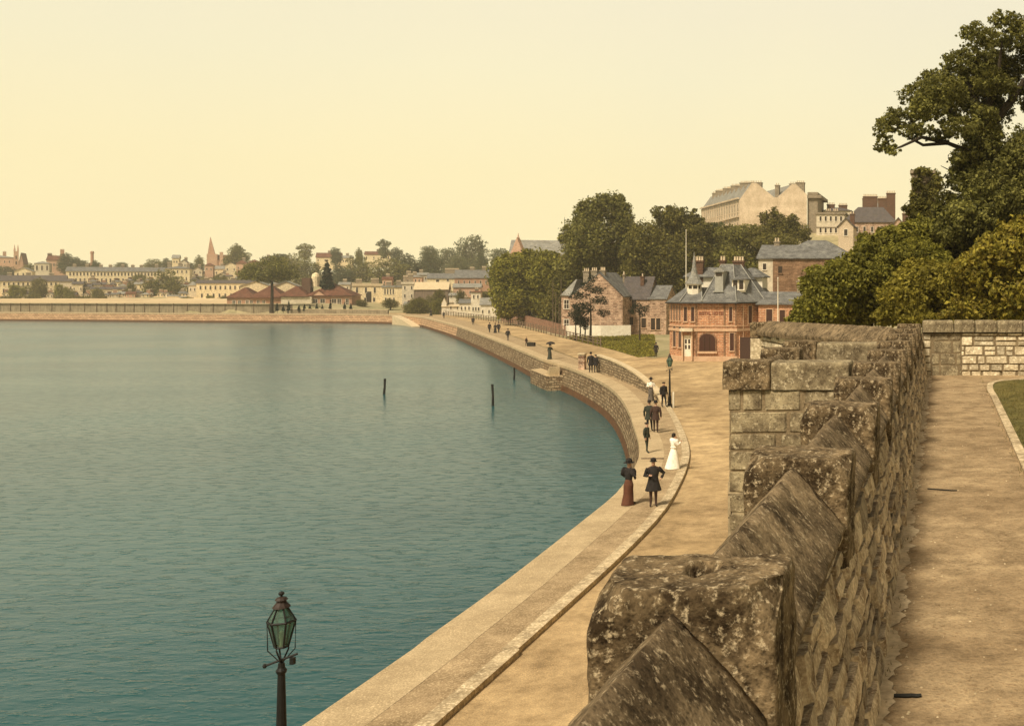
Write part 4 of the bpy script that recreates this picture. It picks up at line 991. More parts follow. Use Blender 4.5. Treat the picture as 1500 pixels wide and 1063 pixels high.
house('terrace', 'long cream terrace with blue slate roof and many chimneys above the far field', 98, 242, 420, 397.5, 391, 520, 10, 'gable_x', 'cream', 'slate',
      row(104,238,28,404,2.2,4.8)+row(106,236,22,414,2.4,6), [(108,388,1.4),(126,388,1.4),(146,388,1.4),(160,388,1.4),(178,388,1.4),(193,388,1.4),(206,388,1.4),(229,387,1.4)], gf)
house('terrace_block', 'taller cream end block at the right end of the long terrace', 242, 278, 424, 393.5, 389.5, 516, 12, 'hip', 'cream', 'slate', row(247,273,5,400,1.8,4)+row(247,273,5,411,1.8,5), [(246,385,1.6),(262,385,1.6),(274,386,1.4)], gf)
for a, b, bs, e, r_, mat, lab in ((-10,8,431,423,419,'cream2','low pale house at the extreme left edge by the field'),(106,121,430,416,412,'cream','narrow cream house right of the cream terrace'),
    (121,133,430,420,416,'cream2','small grey cottage right of the narrow cream house'),(133,186,436,423.5,420,'cream','long low white shed range before the terrace'),
    (88,106,428,412,408,'cream2','grey gabled house at the right end of the cream terrace')):
    house('cottage', lab, a, b, bs, e, r_, 446 if mat == 'cream' else 449, 7, 'gable_x', mat, 'slated', row(a+2.5,b-2.5,max(2,int((b-a)/7)),bs-5,1.6,3.5), None, gf)
for i, (a, b, top, m_, lab) in enumerate(((64,112,437,'palestone','low garden wall at the back of the field, leftmost length'),(170,246,438,'palestone','long low garden wall behind the far field, middle length'),(246,262,434,'cream','low pale cabin on the far field edge'),(262,273,436,'cream2','small pale hut right of the cabin on the far field edge'))):
    house('low_wall' if i < 2 else 'cabin', lab, a, b, 443, top, top-.9 if i < 2 else top-2, 437, 1 if i < 2 else 4, 'flat' if i < 2 else 'gable_x', m_, 'cap' if i < 2 else 'slatep', None, None, None, 'garden wall' if i < 2 else 'cabin', ov=.1)
house('cream_house', 'long cream two storey house with nine windows, left of the bath house', 288, 372, 440, 415, 410, 436, 10, 'gable_x', 'cream', 'slated', row(294,366,11,424,2.4,5.4)+row(296,364,9,436,2.6,6), [(300,407,1.6),(340,407,1.6)], gf)
house('pale_house', 'narrow pale grey house against the left end of the long cream house', 276, 288, 440, 418, 412, 440, 9, 'hip', 'cream2', 'slatep', row(279,285,2,426,1.6,4), None, gf)
# church with the red spire
s = 640/F; r = empty('hilltop_church', W(312, 392, 640), 'hilltop church with a sharp red spire and long dark nave roof', 'church', None, .58)
mb = MB(); mb.box(-3.2,2.2,0,5.4,-4,8.5,M['pinkwall']); mb.build('tower', r)
mb = MB(); q = 45*s; mb.loft([[(-3.0,.2,6.5),(1.0,.2,8.0),(1.2,4.6,8.0),(-2.8,4.6,6.5)], [(-1.5,2.3,q),(-1.3,2.3,q),(-1.3,2.5,q),(-1.5,2.5,q)]], M['brickfar']); mb.build('spire', r)
mb = MB(); mb.box(2.2,17,.5,8,-4,5,M['pinkwall']); roof_gable(mb, 2.2,17,.5,8,5,8,.4,'redtile','x',wall='pinkwall'); mb.build('nave', r)
mb = MB(); mb.box(3.4,5.2,-.6,.49,-4,9.8,M['pinkwall']); mb.build('buttress', r)
k = 0
hl = ['pale cottage on the far hill with a brown roof, %s']
hp = [(282,296,402,395,391),(300,312,398,389,385),(314,330,404,394,389),(330,346,400,388,384),(346,362,398,386,381),(296,308,409,401,397),(318,334,411,403,399),(340,352,410,404,400),(356,372,408,399,394),(300,316,417,410,406),(330,346,392,383,379),
      (252,262,388,378,373),(264,274,392,384,380),(364,380,392,384,380),(384,396,388,379,376)]
hn = ['lowest left below the church','just left of the church','below the church tower','right below the church nave','right of the nave roof','second row under the round dark tree','second row centre','second row right','above the left roof of the bath house','lowest row in front','behind the nave','with a gable behind the terrace end block','behind the terrace end block','left of the spreading tree','on the skyline past the spreading tree']
for (a, b, bs, e, rr_), t in zip(hp, hn):
    k += 1; house('hill_cottage', 'pale cottage on the far hill, '+t, a, b, bs+3, e, rr_, 560+((k*37) % 60), 9, ['gable_x','gable_y','hip'][k % 3], ['cream','cream2','pinkwall'][k % 3 if k % 4 else 0], ['slatep','redtile','slated'][(k*2) % 3],
                   row(a+3, b-3, 2, (bs+e)/2+2, 1.6, 3), [((a+b)/2+2, rr_-3, 1.4)] if k % 2 else None, 'cottages on the far hill')
for i, (a, b, bs, e, rr_, lab) in enumerate(((463,500,388,377,370,'long pale hill house with a brown roof beside the solitary tree'),(500,516,386,378,374,'short pale hill house right of the long one'),(534,572,385,373,368,'pale pinkish hill house below the thin pale tree'),(396,426,386,379,376,'low pale hill house above the wide green trees'),(402,432,393,387,383,'wide pale hill house half hidden in trees'))):
    house('hill_house', lab, a, b, bs, e, rr_, 640-(i == 4)*70, 10, 'gable_x', 'cream', ['redtile','slatep'][i % 2], row(a+3,b-3,4,e+6,1.6,3), [((a+b)/2, rr_-3, 1.6)], 'cottages on the far hill')

CLUT = []
for i in range(110):
    px = random.choice([random.uniform(0,100), random.uniform(100,285), random.uniform(100,285), random.uniform(285,400), random.uniform(400,590), random.uniform(592,715)])
    Y = random.uniform(460,508) if px < 285 else (random.uniform(455,585) if px < 400 else (random.uniform(400,520) if px < 590 else random.uniform(345,450)))
    if i < 26: px, Y = 6+i*10.8+random.uniform(-3,3), random.uniform(438,446)
    if any(abs(px-a)*.7+abs(Y-b)*.6 < 7 for a, b in CLUT): continue
    CLUT.append((px, Y)); z = ground_z((px-CX)*Y/F, Y); pb = CY+(EYE-z)*F/Y; w_ = random.uniform(7,14)*450/Y; h_ = (random.uniform(4,6.5) if i < 26 else random.uniform(7,12) if 98 < px < 285 else random.uniform(4.5,8))*450/Y; r_ = random.uniform(2.5,4)*450/Y
    wm = random.choice(['cream','cream','cream2','pinkwall','whitewash']); rm = random.choice(['slated','slatep','slate','redtile']); c_ = {'cream':'cream','cream2':'pale grey','pinkwall':'pinkish','whitewash':'whitewashed'}[wm]; q_ = {'slated':'dark slate','slatep':'pale slate','slate':'grey slate','redtile':'red tiled'}[rm]
    house('small_house', 'tiny %s house with a %s roof crowded in the far town' % (c_, q_), px-w_/2, px+w_/2, pb, pb-h_, pb-h_-r_, Y, random.uniform(5,8), random.choice(['gable_x','gable_y','hip']), wm, rm,
          row(px-w_*.28, px+w_*.28, 2, pb-h_*.35, 1.5, 2.6), [(px+random.uniform(-.3,.3)*w_, pb-h_-r_-random.uniform(1.5,3), 1.3, random.choice(['chim','chimd','brickfar']))], 'crowded little houses of the far town')

# ---- bath house: several hipped red roofs over brick and plaster
s = 338/F; bb = 456.5; r = empty('bath_house', W(424, bb, 338), 'long red tiled bath house with clustered hipped roofs on the far esplanade', 'bath house', None, .33)
kx = 1/(math.cos(.33)+math.tan(math.atan2(-r.location.x,338))*math.sin(.33))
def X_(p): return (p-424)*s*kx
def Z_(p): return (bb-p)*s
mb = MB(); mb.box(X_(331),X_(413),2,13,-2,Z_(435.5),M['brickfar']); mb.box(X_(413),X_(517),0,14,-2,Z_(434),M['brickfar']); mb.build('wall', r)
mb = MB(); mb.box(X_(413),X_(458),-1.2,-.002,-2,Z_(435),M['cream2']); mb.build('plaster_front', r)
mats = 'redtile'
for x0, x1, y0, y1, e, t, nm in ((331,372,1.9,13,435.5,421,'roof'),(364,413,1.6,13,435.7,418,'roof'),(410,452,-1.4,12,433.8,419,'roof'),(448,517,-.3,14.1,433,415,'roof')):
    mb = MB(); roof_hip(mb, X_(x0),X_(x1),y0,y1,Z_(e),Z_(t),.4,mats); mb.build(nm, r)
mb = MB(); mb.box(X_(436),X_(449),5,9,Z_(430),Z_(407),M['chimd']); ch = mb.build('chimney', r)
mb = MB(); mb.lathe((X_(455),7,Z_(420)), [(1.3,0),(1.3,3.4),(1.0,4.3),(.2,4.8)], M['cream'], 12); mb.build('ventilator_dome', r, True)
mb = MB(); roof_gable(mb, X_(458),X_(478),-.6,5,Z_(433.5),Z_(426),.1,'pinkwall' if 0 else 'redtile','y',wall='pinkwall'); mb.build('gable', r)
for p in (341,349,360,366,376,384): window(r, X_(p), Z_(446), 3.6*s, 6*s, 2, mull=True)
for p, w_ in ((462,6),(473,6),(490,6),(498,5),(510,4)): window(r, X_(p), Z_(450), w_*s, 12*s, 0)
for a, b, e, t in ((352,396,419,411),(402,436,419,411.5)):
    house('white_gabled_shed', 'white gabled shed behind the bath house roofs, '+('left one' if a < 400 else 'right one'), a, b, 440, e, t, 352, 12, 'gable_y', 'cream', 'slatep', None, None, 'white sheds behind the bath house', 'shed')
# ---- cream houses right of the bath house
house('cream_villa', 'square flat roofed cream villa right of the bath house', 517, 560, 447, 419, 415.5, 362, 9, 'flat', 'cream', 'cap', row(523,549,3,429,2.8,8)+row(522,548,3,442,3,6), [(524,410,2),(548,409,2.4)], gf, door=[(540,7,20)])
house('cream_villa', 'smaller flat roofed cream house right of the square villa', 560, 590, 449, 421, 418, 364, 9, 'flat', 'cream', 'slatep', row(564,576,4,431,1.8,8)+row(565,577,3,442,2,6), [(568,413,1.6),(583,412,1.6)], gf)
house('battlemented_house', 'tall grey house with chimneys left of the long grey shed', 589, 606, 444, 416, 413, 350, 10, 'flat', 'cream2', 'cream2', row(593,603,2,424,2,5)+row(593,603,2,436,2,5), [(592,405,1.4),(600,402,1.6)], gf)
house('pink_house', 'pale pinkish house behind the battlemented one', 594, 618, 430, 406, 403, 400, 10, 'hip', 'pinkwall', 'slatep', row(598,614,4,414,1.8,5), [(597,398,1.6),(606,399,1.4)], gf)
house('grey_shed', 'long grey boarded shed with a pale sloping roof on the esplanade', 607, 656, 445, 424, 413, 335, 14, 'gable_x', 'greytimber', 'cap', None, None, gf, 'shed')
house('cream_house', 'cream house with one dark window above the grey shed', 626, 668, 425, 408, 400, 400, 10, 'gable_x', 'cream', 'slate', [(641,413,4.5,3.5),(656,412,3,3)], [(661,394,5)], gf)
house('red_house', 'reddish brick house with a sloping slate roof under the pale trees', 666, 720, 432, 407, 395, 380, 12, 'gable_x', 'brickfar', 'slate', row(672,712,6,416,2,5), [(690,392,1.6),(708,391,1.6)], gf)
house('red_house', 'low brown building in front of the reddish brick house', 664, 704, 436, 421, 415, 350, 8, 'gable_x', 'pinkwall', 'slatep', row(670,698,4,430,2,4), None, gf)
for a, b, bs, e, t, Y_, rf, wl, rm, lab, ww in (
    (658,676,444,433,429,322,'gable_x','whitewash','slatep','low white cottage right of the grey shed',1),
    (690,704,463,428,426,290,'hip','whitewash','redtile','tall narrow whitewashed house with a red top on the esplanade',2),
    (673,690,462,444,438,292,'gable_x','whitewash','slate','whitewashed cottage left of the tall narrow one',2),
    (648,673,461,449,446,296,'gable_x','whitewash','cap','lowest whitewashed cottage by the pointed white gable',2),
    (704,738,467,446,436,278,'gable_x','whitewash','slatep','whitewashed cottage with a big grey roof beside the red wall',3)):
    house('white_cottage', lab, a, b, bs, e, t, Y_, 7, rf, wl, rm, row(a+3,b-3,max(2,ww+1),bs-8,2.0,5)+(row(a+4,b-4,2,e+9,2,5) if bs-e > 25 else []), [((a+b)/2,t-3,1.0)] if ww == 2 else None, 'whitewashed cottages on the esplanade')
house('white_gable', 'small pointed white gable end among the esplanade cottages', 647, 654, 461, 444, 436, 295.3, 3, 'gable_y', 'whitewash', 'cap', None, None, None, 'gable', ov=.05)
# mid-town small stuff behind
for i, (a, b, bs, e, t) in enumerate(((700,722,430,416,410),(606,626,412,403,399),(560,574,416,409,405),(496,512,425,417,413))):
    house('backstreet_house', 'small backstreet house roof showing '+['beside the bushy tree mass','left of the cream house with one dark window','behind the smaller cream villa','between the conifer and the square villa'][i], a, b, bs, e, t, 420-i*8, 8, 'gable_x', ['pinkwall','cream2'][i % 2], ['redtile','slatep'][i % 2], row(a+3,b-3,2,e+6,1.8,3), [((a+b)/2,t-3,1.4)], gf)
# church roof behind the bushy trees and its thin spire
house('church', 'big grey church roof with an ornate gable showing above the bushy trees', 748, 830, 425, 373, 350, 290, 18, 'gable_x', 'pinkwall', 'slatep', None, None, None, 'church', ov=.5)
s = 288/F; r = empty('church_gable', W(757, 430, 287.2), 'steep pinkish church gable at the left end of the church roof', 'gable')
mb = MB(); w = 12*s; mb.loft([[(-w,0,0),(w,0,0),(w,0,52*s),(0,0,82*s),(-w,0,52*s)], [(-w,2,0),(w,2,0),(w,2,52*s),(0,2,82*s),(-w,2,52*s)]], M['pinkwall']); mb.lathe((0,1,81.5*s), [(.3,0),(.05,1.4)], M['pinkwall'], 6); mb.build('wall', r)
s = 300/F; r = empty('thin_spire', W(827, 430, 300), 'very thin pale spire beside the tall round topped tree', 'spire')
mb = MB(); mb.lathe((0,0,0), [(1.6,0),(1.6,80*s),(.9,82*s),(.12,100*s),(.05,112*s)], M['slatep'], 8); mb.build('spire_shaft', r)

# ---- long far revetment, low walls, red wall, railings
rv = empty('timber_revetment', (-260,322,PROM), 'long grey timber revetment with dark posts along the far esplanade', 'revetment')
line = smooth([(-420,351),(-298,334.5),(-255,327.5),(-222,322),(-202,318.2)], 4.6)
mb = MB(); strip(mb, offset(line,0), offset(line,0), PROM-.3, 5.15, M['piling']); strip(mb, offset(line,-.1), offset(line,.5), 5.15, 5.15, M['piling']); strip(mb, offset(line,-.1), offset(line,-.1), 4.95, 5.15, M['timber'])
o = mb.build('board_face', rv); o.location = -rv.location
pm = None
for i, p in enumerate(line):
    if pm is None:
        mb = MB(); mb.box(-.07,.07,-.2,.1,-.3,2.7,M['timber']); pm = mb.build('post', rv); o = pm
    else: o = pm.copy(); C.objects.link(o)
    o.parent = rv; o.location = Vector((p[0],p[1],PROM))-rv.location
def wall_line(name, label, pts, z0, z1, th, mat, cap='cap', cat='wall', step=3, group=None, ztop=None, capname='coping', over=.06, zb=None):
    ln = smooth(pts, step); r = empty(name, (*ln[0], z0), label, cat, group); zt = ztop or (lambda t: z1)
    a = offset(ln, th/2); b = offset(ln, -th/2); n = len(ln)
    mb = MB(); u = 0
    for i in range(n-1):
        L_ = (Vector(ln[i+1])-Vector(ln[i])).length; ta, tb = zt(i/(n-1)), zt((i+1)/(n-1))
        for P_, fl in ((a, False), (b, True)):
            q = [(*P_[i],z0-.3),(*P_[i+1],z0-.3),(*P_[i+1],tb),(*P_[i],ta)]; uv = [(u,z0),(u+L_,z0),(u+L_,tb),(u,ta)]
            if fl: q.reverse(); uv.reverse()
            mb.face(q, M[mat], uv)
        u += L_
    for i, fl in ((0,0),(n-1,1)):
        q = [(*a[i],z0-.3),(*a[i],zt(i/(n-1))),(*b[i],zt(i/(n-1))),(*b[i],z0-.3)]; mb.face(q[::-1] if fl else q, M[mat])
    o = mb.build('wall_face', r); o.location = -r.location
    if cap:
        mb = MB(); a = offset(ln, th/2+over); b = offset(ln, -th/2-over)
        for i in range(n-1):
            ta, tb = zt(i/(n-1)), zt((i+1)/(n-1)); c = [(a,i,ta),(a,i+1,tb),(b,i+1,tb),(b,i,ta)]
            lo = [(*P_[j],z_+.002) for P_, j, z_ in c]; hi = [(x,y,z_+.14) for x, y, z_ in lo]
            mb.face(hi, M[cap]); mb.face([lo[0],lo[1],hi[1],hi[0]], M[cap]); mb.face([lo[2],lo[3],hi[3],hi[2]], M[cap])
            if i == 0: mb.face([lo[3],lo[0],hi[0],hi[3]], M[cap])
            if i == n-2: mb.face([lo[1],lo[2],hi[2],hi[1]], M[cap])
        o = mb.build(capname, r); o.location = -r.location
    return r
gp = lambda L_, z=ROAD: [tuple(G(*p, z))[:2] for p in L_]
wl = gp([(876,543.5),(897,551),(922,561),(947,573),(964,583),(972,590)], PROM)
wall_line('promenade_wall', 'low curved rubble wall with pale capping between the promenade and the forecourt', wl, PROM, 4, .38, 'rubblewall', 'cap', 'wall', .8, ztop=lambda t: PROM+1.50*(1-t**2.2)+.02)
wall_line('red_brick_wall', 'tall old red brick wall along the road below the bushy trees', gp([(736,469.5),(785,480),(832,492)]), ROAD, 5.6, .4, 'redwall', None, 'wall', 4, ztop=lambda t: 5.0-.9*t)
wall_line('esplanade_wall', 'low pale stone wall behind the far esplanade, right of the bath house', gp([(588,453.5),(620,455),(655,458.5)]), ROAD, 4.0, .4, 'rubblewall', 'cap', 'wall', 4, ztop=lambda t: 4.3-.8*t)
wall_line('garden_wall', 'low dark wall in front of the bath house garden', [(-203,317.6),(-180,311.5),(-166,307)], ROAD, 3.7, .4, 'greytimber' if 0 else 'piling', 'cap', 'wall', 4)
wall_line('white_fence', 'whitewashed boarded fence in front of the stone house', gp([(829,492.8),(880,493.2),(924,492.4)]), ROAD, 4.35, .12, 'white', None, 'fence', 4, over=.02)
# dark post and rail fence on the landward side of the road
fn = smooth(gp([(600,456.8),(640,460.5),(690,466.5),(738,474),(800,489),(845,500),(880,508)]), 3.2)
fr = empty('roadside_fence', (*fn[0], ROAD), 'dark post and rail fence following the landward edge of the road', 'fence')
for z in (.45,.85,1.2):
    mb = MB(); mb.tube([(x,y,ROAD+z) for x, y in fn], .06, M['timber'], 4); o = mb.build('rail', fr); o.location = -fr.location
pm = None
for i, p in enumerate(fn):
    if pm is None: mb = MB(); mb.box(-.07,.07,-.07,.07,-.2,1.3,M['timber']); pm = mb.build('post', fr); o = pm
    else: o = pm.copy(); C.objects.link(o); o.parent = fr
    o.location = Vector((*p,ROAD))-fr.location
# wall pier at the end of the low wall
r = empty('gate_pier', G(853,541,PROM), 'pinkish stone pier standing before the end of the low curved wall', 'pier')
mb = MB(); mb.box(-.3,.3,-.3,.3,-.1,1.5,M['housestone']); mb.build('shaft', r); mb = MB(); mb.box(-.36,.36,-.36,.36,1.502,1.66,M['cap']); mb.build('cap_stone', r)
# landing bastion on the sea wall and far slipway
r = empty('landing_bastion', (*tuple(G(806,531))[:2], 0), 'squat projecting stone landing with worn steps on the sea wall', 'landing')
q0 = Vector(tuple(G(824,536))[:2]); q1 = Vector(tuple(G(797,526.5))[:2]); tt = (q1-q0).normalized(); on = Vector((-tt.y, tt.x)); on = on if on.x < 0 else -on
mb = MB(); P4 = [q0-on*.1+tt*.2, q0+on*1.5+tt*.7, q1+on*1.5-tt*.2, q1-on*.1+tt*1.0]
pl = [(p.x, p.y) for p in P4]
ar = sum(pl[i][0]*pl[(i+1)%4][1]-pl[(i+1)%4][0]*pl[i][1] for i in range(4)); pl = pl if ar > 0 else pl[::-1]
mb.prism(pl, -.6, 1.55, M['seawall'], M['pavedge']); o = mb.build('platform', r); o.location = -r.location
mb = MB()
for k in range(4):
    a = q0+tt*(1.0+k*.55)+on*.1; b = a+tt*.5; pl2 = [(p.x,p.y) for p in (a, a+on*1.0, b+on*1.0, b)]
    ar = sum(pl2[i][0]*pl2[(i+1)%4][1]-pl2[(i+1)%4][0]*pl2[i][1] for i in range(4)); mb.prism(pl2 if ar > 0 else pl2[::-1], 1.5, 2.45-.22*k, M['pavedge'])
o = mb.build('steps', r); o.location = -r.location
r = empty('slipway', (*tuple(G(606,466,1))[:2], 0), 'pale stone slipway sloping into the water at the bend of the far shore', 'slipway')
near_i = lambda q: int(np.argmin(np.hypot(SA[:,0]-q[0], SA[:,1]-q[1])))
ia, ib = sorted((near_i(tuple(G(588,461.5))[:2]), near_i(tuple(G(617,464.3))[:2]))); sec = SHORE[ia:ib+1]; inn_, out_ = offset(sec, -.3), offset(sec, -2.4); mb = MB(); n = len(sec)
zr = lambda i: .08+(PROM-.1-.08)*(i/(n-1))
mb.loft([[(*inn_[i],-.6),(*out_[i],-.6),(*out_[i],zr(i)),(*inn_[i],zr(i))] for i in range(n)], M['cap'])
o = mb.build('ramp', r); o.location = -r.location; weld(o)

# ---- stone house by the lawn
Yh = 177; s = Yh/F; bs = 491; r = empty('stone_house', W(874, bs, Yh), 'mottled stone house with a broad blank gable and a rear wing beside the lawn', 'house')
X_ = lambda p: (p-874)*s; Z_ = lambda p: (bs-p)*s
mb = MB(); mb.box(X_(835),X_(912),0,9,-.3,Z_(434),M['housestone']); mb.face([(X_(835),0,Z_(434)),(X_(912),0,Z_(434)),(X_(878),0,Z_(401))], M['housestone']); mb.face([(X_(912),9,Z_(434)),(X_(835),9,Z_(434)),(X_(878),9,Z_(401))], M['housestone'])
mb.box(X_(820),X_(835)-.002,.8,8,-.3,Z_(434),M['housestone']); mb.build('wall', r)
mb = MB(); a, b, z0, z1 = X_(833), X_(914), Z_(435.5), Z_(400); xm = X_(878)
mb.loft([[(a,y,z0),(xm,y,z1),(b+.1,y,z0),(b+.1,y,z0+.2),(xm,y,z1+.2),(a,y,z0+.2)] for y in (.05,9.3)], M['slate']); rf = mb.build('roof', r)
mb = MB(); mb.loft([[(X_(818.5),.5,Z_(433)),(X_(835)-.05,.5,Z_(433)),(X_(835)-.05,8,Z_(433)),(X_(818.5),8,Z_(433))],[(X_(834)-.1,3.5,Z_(409)),(X_(835)-.05,3.5,Z_(409)),(X_(835)-.05,6,Z_(409)),(X_(834)-.1,6,Z_(409))]], M['slatep']); mb.build('lean_to_roof', r)
for p, t, w_ in ((846,396,1.0),(858,395,1.0),(880,395,.85)): chimney(rf, X_(p), 4.5 if p < 870 else 1.2, Z_(425), Z_(t), w_, .7, 'chim', 3)
for z in (449,478): window(r, X_(827.5), Z_(z+3), .8, 1.5, .8)
r2 = empty('house_wing', W(943, 490.2, 181), 'lower rear wing of the stone house with a slate roof and small dark windows', 'house')
s = 181/F; X_ = lambda p: (p-943)*s; Z_ = lambda p: (490.2-p)*s
mb = MB(); mb.box(X_(911),X_(976),0,7,-.3,Z_(437.5),M['housestone']); mb.build('wall', r2)
mb = MB(); roof_gable(mb, X_(909),X_(950),0,7,Z_(437.5),Z_(406),.2,'slated','x',wall='housestone'); roof_gable(mb, X_(950)+.02,X_(976),0,7,Z_(437.5),Z_(419),.2,'slate','x',wall='housestone'); rf = mb.build('roof', r2)
chimney(rf, X_(936), 2.2, Z_(432), Z_(404), .6, .6, 'chimd', 1); chimney(rf, X_(900)+.6, 3.5, Z_(425), Z_(401), .35, .35, 'chim', 1); chimney(rf, X_(949), 4, Z_(425), Z_(410), .5, .5, 'chimd', 1)
for p, z, w_, h_ in ((929,450,7,11),(921,476,14,12),(943,480,7,14),(957,483,7,17),(964,483,7,17),(916,450,4,9)): window(r2, X_(p), Z_(z), w_*s, h_*s, 0, mull=False, mat='string')

# ---- the hotel
Yh = 117; s = Yh/F; bs = 527; r = empty('harbour_hotel', W(1037, bs, Yh), 'orange brick hotel with slate mansard roofs, arched window, corner bay and little spired cupola', 'hotel')
X_ = lambda p: (p-1037)*s; Z_ = lambda p: (bs-p)*s
poly = [(X_(1000),0),(X_(1079),0),(X_(1110),3.4),(X_(1110),12),(X_(962),12),(X_(962),7.0),(X_(970),3.2)]
mb = MB(); mb.prism(poly, -.4, Z_(443.5), M['brick']); mb.build('wall', r)
def grow(P_, d):
    c = Vector((sum(p[0] for p in P_)/len(P_), sum(p[1] for p in P_)/len(P_))); n = len(P_); out = []
    for i in range(n):
        a, b, e = Vector(P_[i-1]), Vector(P_[i]), Vector(P_[(i+1)%n]); n1 = (b-a).normalized(); n2 = (e-b).normalized(); m1 = Vector((n1.y,-n1.x)); m2 = Vector((n2.y,-n2.x)); k = (m1+m2)
        out.append(tuple(b+k*(d/max(.3, 1+m1.dot(m2)))))
    return out
mb = MB(); mb.prism(grow(poly,.14), Z_(485.2), Z_(481.5), M['string']); mb.build('string_course', r)
mb = MB(); mb.prism(grow(poly,.10), Z_(478.5), Z_(477), M['string']); mb.build('string_course', r)
mb = MB(); mb.prism(grow(poly,.12), -.2, Z_(521.5), M['string']); mb.build('plinth', r)
# roofs
lo = grow(poly,.5); ctr = (X_(1046), 7.0)
def shrink(P_, kx, ky): return [(ctr[0]+(p[0]-ctr[0])*kx, ctr[1]+(p[1]-ctr[1])*ky) for p in P_]
main_lo = [(X_(1028),-.45),(X_(1080),-.45),(X_(1114),3.1),(X_(1114),12.3),(X_(1028),12.3)]
main_hi = [(X_(1044),4.6),(X_(1062),4.6),(X_(1070),6.0),(X_(1070),8),(X_(1044),8)]
mb = MB(); mb.loft([[(x,y,Z_(444)) for x, y in main_lo],[(x,y,Z_(442.3)) for x, y in main_lo],[(x,y,Z_(386.5)) for x, y in main_hi]], M['slate']); rf = mb.build('main_roof', r)
w_lo = [(X_(997),-.47),(X_(1030),-.47),(X_(1032),12.2),(X_(957),12.2),(X_(957),6.9),(X_(966),2.9)]; w_hi = [(X_(1003),2.6),(X_(1020),2.6),(X_(1022),8),(X_(985),8),(X_(985),6.5),(X_(990),4.5)]
mb = MB(); mb.loft([[(x,y,Z_(444.2)) for x, y in w_lo],[(x,y,Z_(442.5)) for x, y in w_lo],[(x,y,Z_(421)) for x, y in w_hi]], M['slate']); mb.build('corner_roof', r)
mb = MB(); mb.box(X_(986),X_(1046),6.2,11,Z_(440),Z_(404),M['white']); mb.box(X_(1060),X_(1098),8.3,12,Z_(440),Z_(404),M['white']); mb.build('attic_wall', r)
mb = MB(); roof_hip(mb, X_(984),X_(1047),6.0,11.4,Z_(404),Z_(390),.2,'slate',1.5); mb.build('attic_roof', r)
mb = MB(); roof_hip(mb, X_(1058),X_(1099),8.1,12.3,Z_(404),Z_(390),.2,'slate',1.6); mb.build('attic_roof', r)
# lead hips
for a, b in (((X_(1028),-.5,Z_(441)),(X_(1044),4.55,Z_(386))), ((X_(1080),-.5,Z_(441)),(X_(1062),4.55,Z_(386))), ((X_(1114),3.05,Z_(441)),(X_(1070),6,Z_(386))), ((X_(997),-.5,Z_(441)),(X_(1003),2.55,Z_(420.5))), ((X_(1030),-.5,Z_(441)),(X_(1020),2.55,Z_(420.5)))):
    mb = MB(); mb.tube([a, b], .05, M['lead'], 5); mb.build('roof_hip', r)
for a, b in ((X_(1019),X_(1021.5)),(X_(1060),X_(1062.5)),(X_(1076.5),X_(1079))):
    mb = MB(); mb.box(a,b,-.07,-.001,Z_(521.4),Z_(486),M['brick2']); mb.box(a,b,-.07,-.001,Z_(476.9),Z_(445.4),M['brick2']); mb.build('pilaster', r)
for P_ in (lo,):
    mb = MB(); lp = [(x,y,Z_(443.9)) for x, y in P_]; mb.tube(lp+[lp[0]], .07, M['iron'], 5); mb.build('gutter', r)
for a, t_ in ((X_(1047),0),): mb = MB(); mb.box(X_(1044),X_(1062),4.5,4.75,Z_(387),Z_(385.6),M['lead']); mb.build('roof_ridge', r)
# cupola with spire
cx, cy = X_(1011), 1.9
cu = MB(); cu.lathe((cx,cy,Z_(426)), [(.85,-.5),(.85,.22)], M['white'], 8); cu.lathe((cx,cy,Z_(416.5)), [(.85,-.12),(1.0,.04),(1.05,.1)], M['white'], 8)
for k in range(8):
    a = math.pi*(k+.0)/4; cu.tube([(cx+.78*math.cos(a),cy+.78*math.sin(a),Z_(426)),(cx+.78*math.cos(a),cy+.78*math.sin(a),Z_(417))], .075, M['white'], 5)
cup = cu.build('cupola', r)
mb = MB(); mb.lathe((cx,cy,Z_(424)), [(.66,0),(.66,.6)], M['glass'], 8); mb.build('pane', cup)
mb = MB(); mb.lathe((cx,cy,Z_(416)), [(1.1,0),(.72,.55),(.42,1.1),(.25,1.9),(.05,3.6),(.02,3.75)], M['slatep'], 8); mb.build('spire', cup)
# dormers
dm = MB(); x0, x1 = X_(1044.5), X_(1056.5); dm.box(x0,x1,.95,5,Z_(428),Z_(398),M['lead']); dm.box(x0-.12,x1+.12,.6,.94,Z_(428),Z_(426),M['lead']); d_ = dm.build('dormer', r)
mb = MB(); mb.box(x0+.12,x1-.12,.90,.948,Z_(404),Z_(399),M['glass']); mb.build('pane', d_); mb = MB(); roof_hip(mb, x0,x1,.9,5,Z_(397),Z_(391),.15,'slatep'); mb.build('dormer_roof', d_)
dm = MB(); x0, x1 = X_(1068), X_(1087); dm.box(x0,x1,1.6,8,Z_(428),Z_(408.5),M['white']); d_ = dm.build('dormer', r)
window(d_, (x0+x1)/2+.35, Z_(424), .5, 1.1, 1.6, mull=False); window(d_, (x0+x1)/2-.35, Z_(424), .5, 1.1, 1.6, mull=False)
mb = MB(); roof_hip(mb, x0,x1,1.45,8,Z_(408.3),Z_(404.5),.15,'slate'); mb.build('dormer_roof', d_)
for p, y, t, w_, n_ in ((1003.5,6.5,379,1.2,4),(1037,8,378,.65,2),(1064.5,7,379,1.25,4)): chimney(r, X_(p), y, Z_(415), Z_(t), w_, .8, 'chimd', n_)
# windows: first floor and ground floor
wi = dict(mat='string', glass='glassred', mull=False)
for p in (1004.2,1014.8,1070.5): window(r, X_(p), Z_(470.5), 4.6*s, 21*s, 0, **wi)
window(r, X_(1072.3), Z_(513.5), 6.0*s, 26*s, 0, **wi)
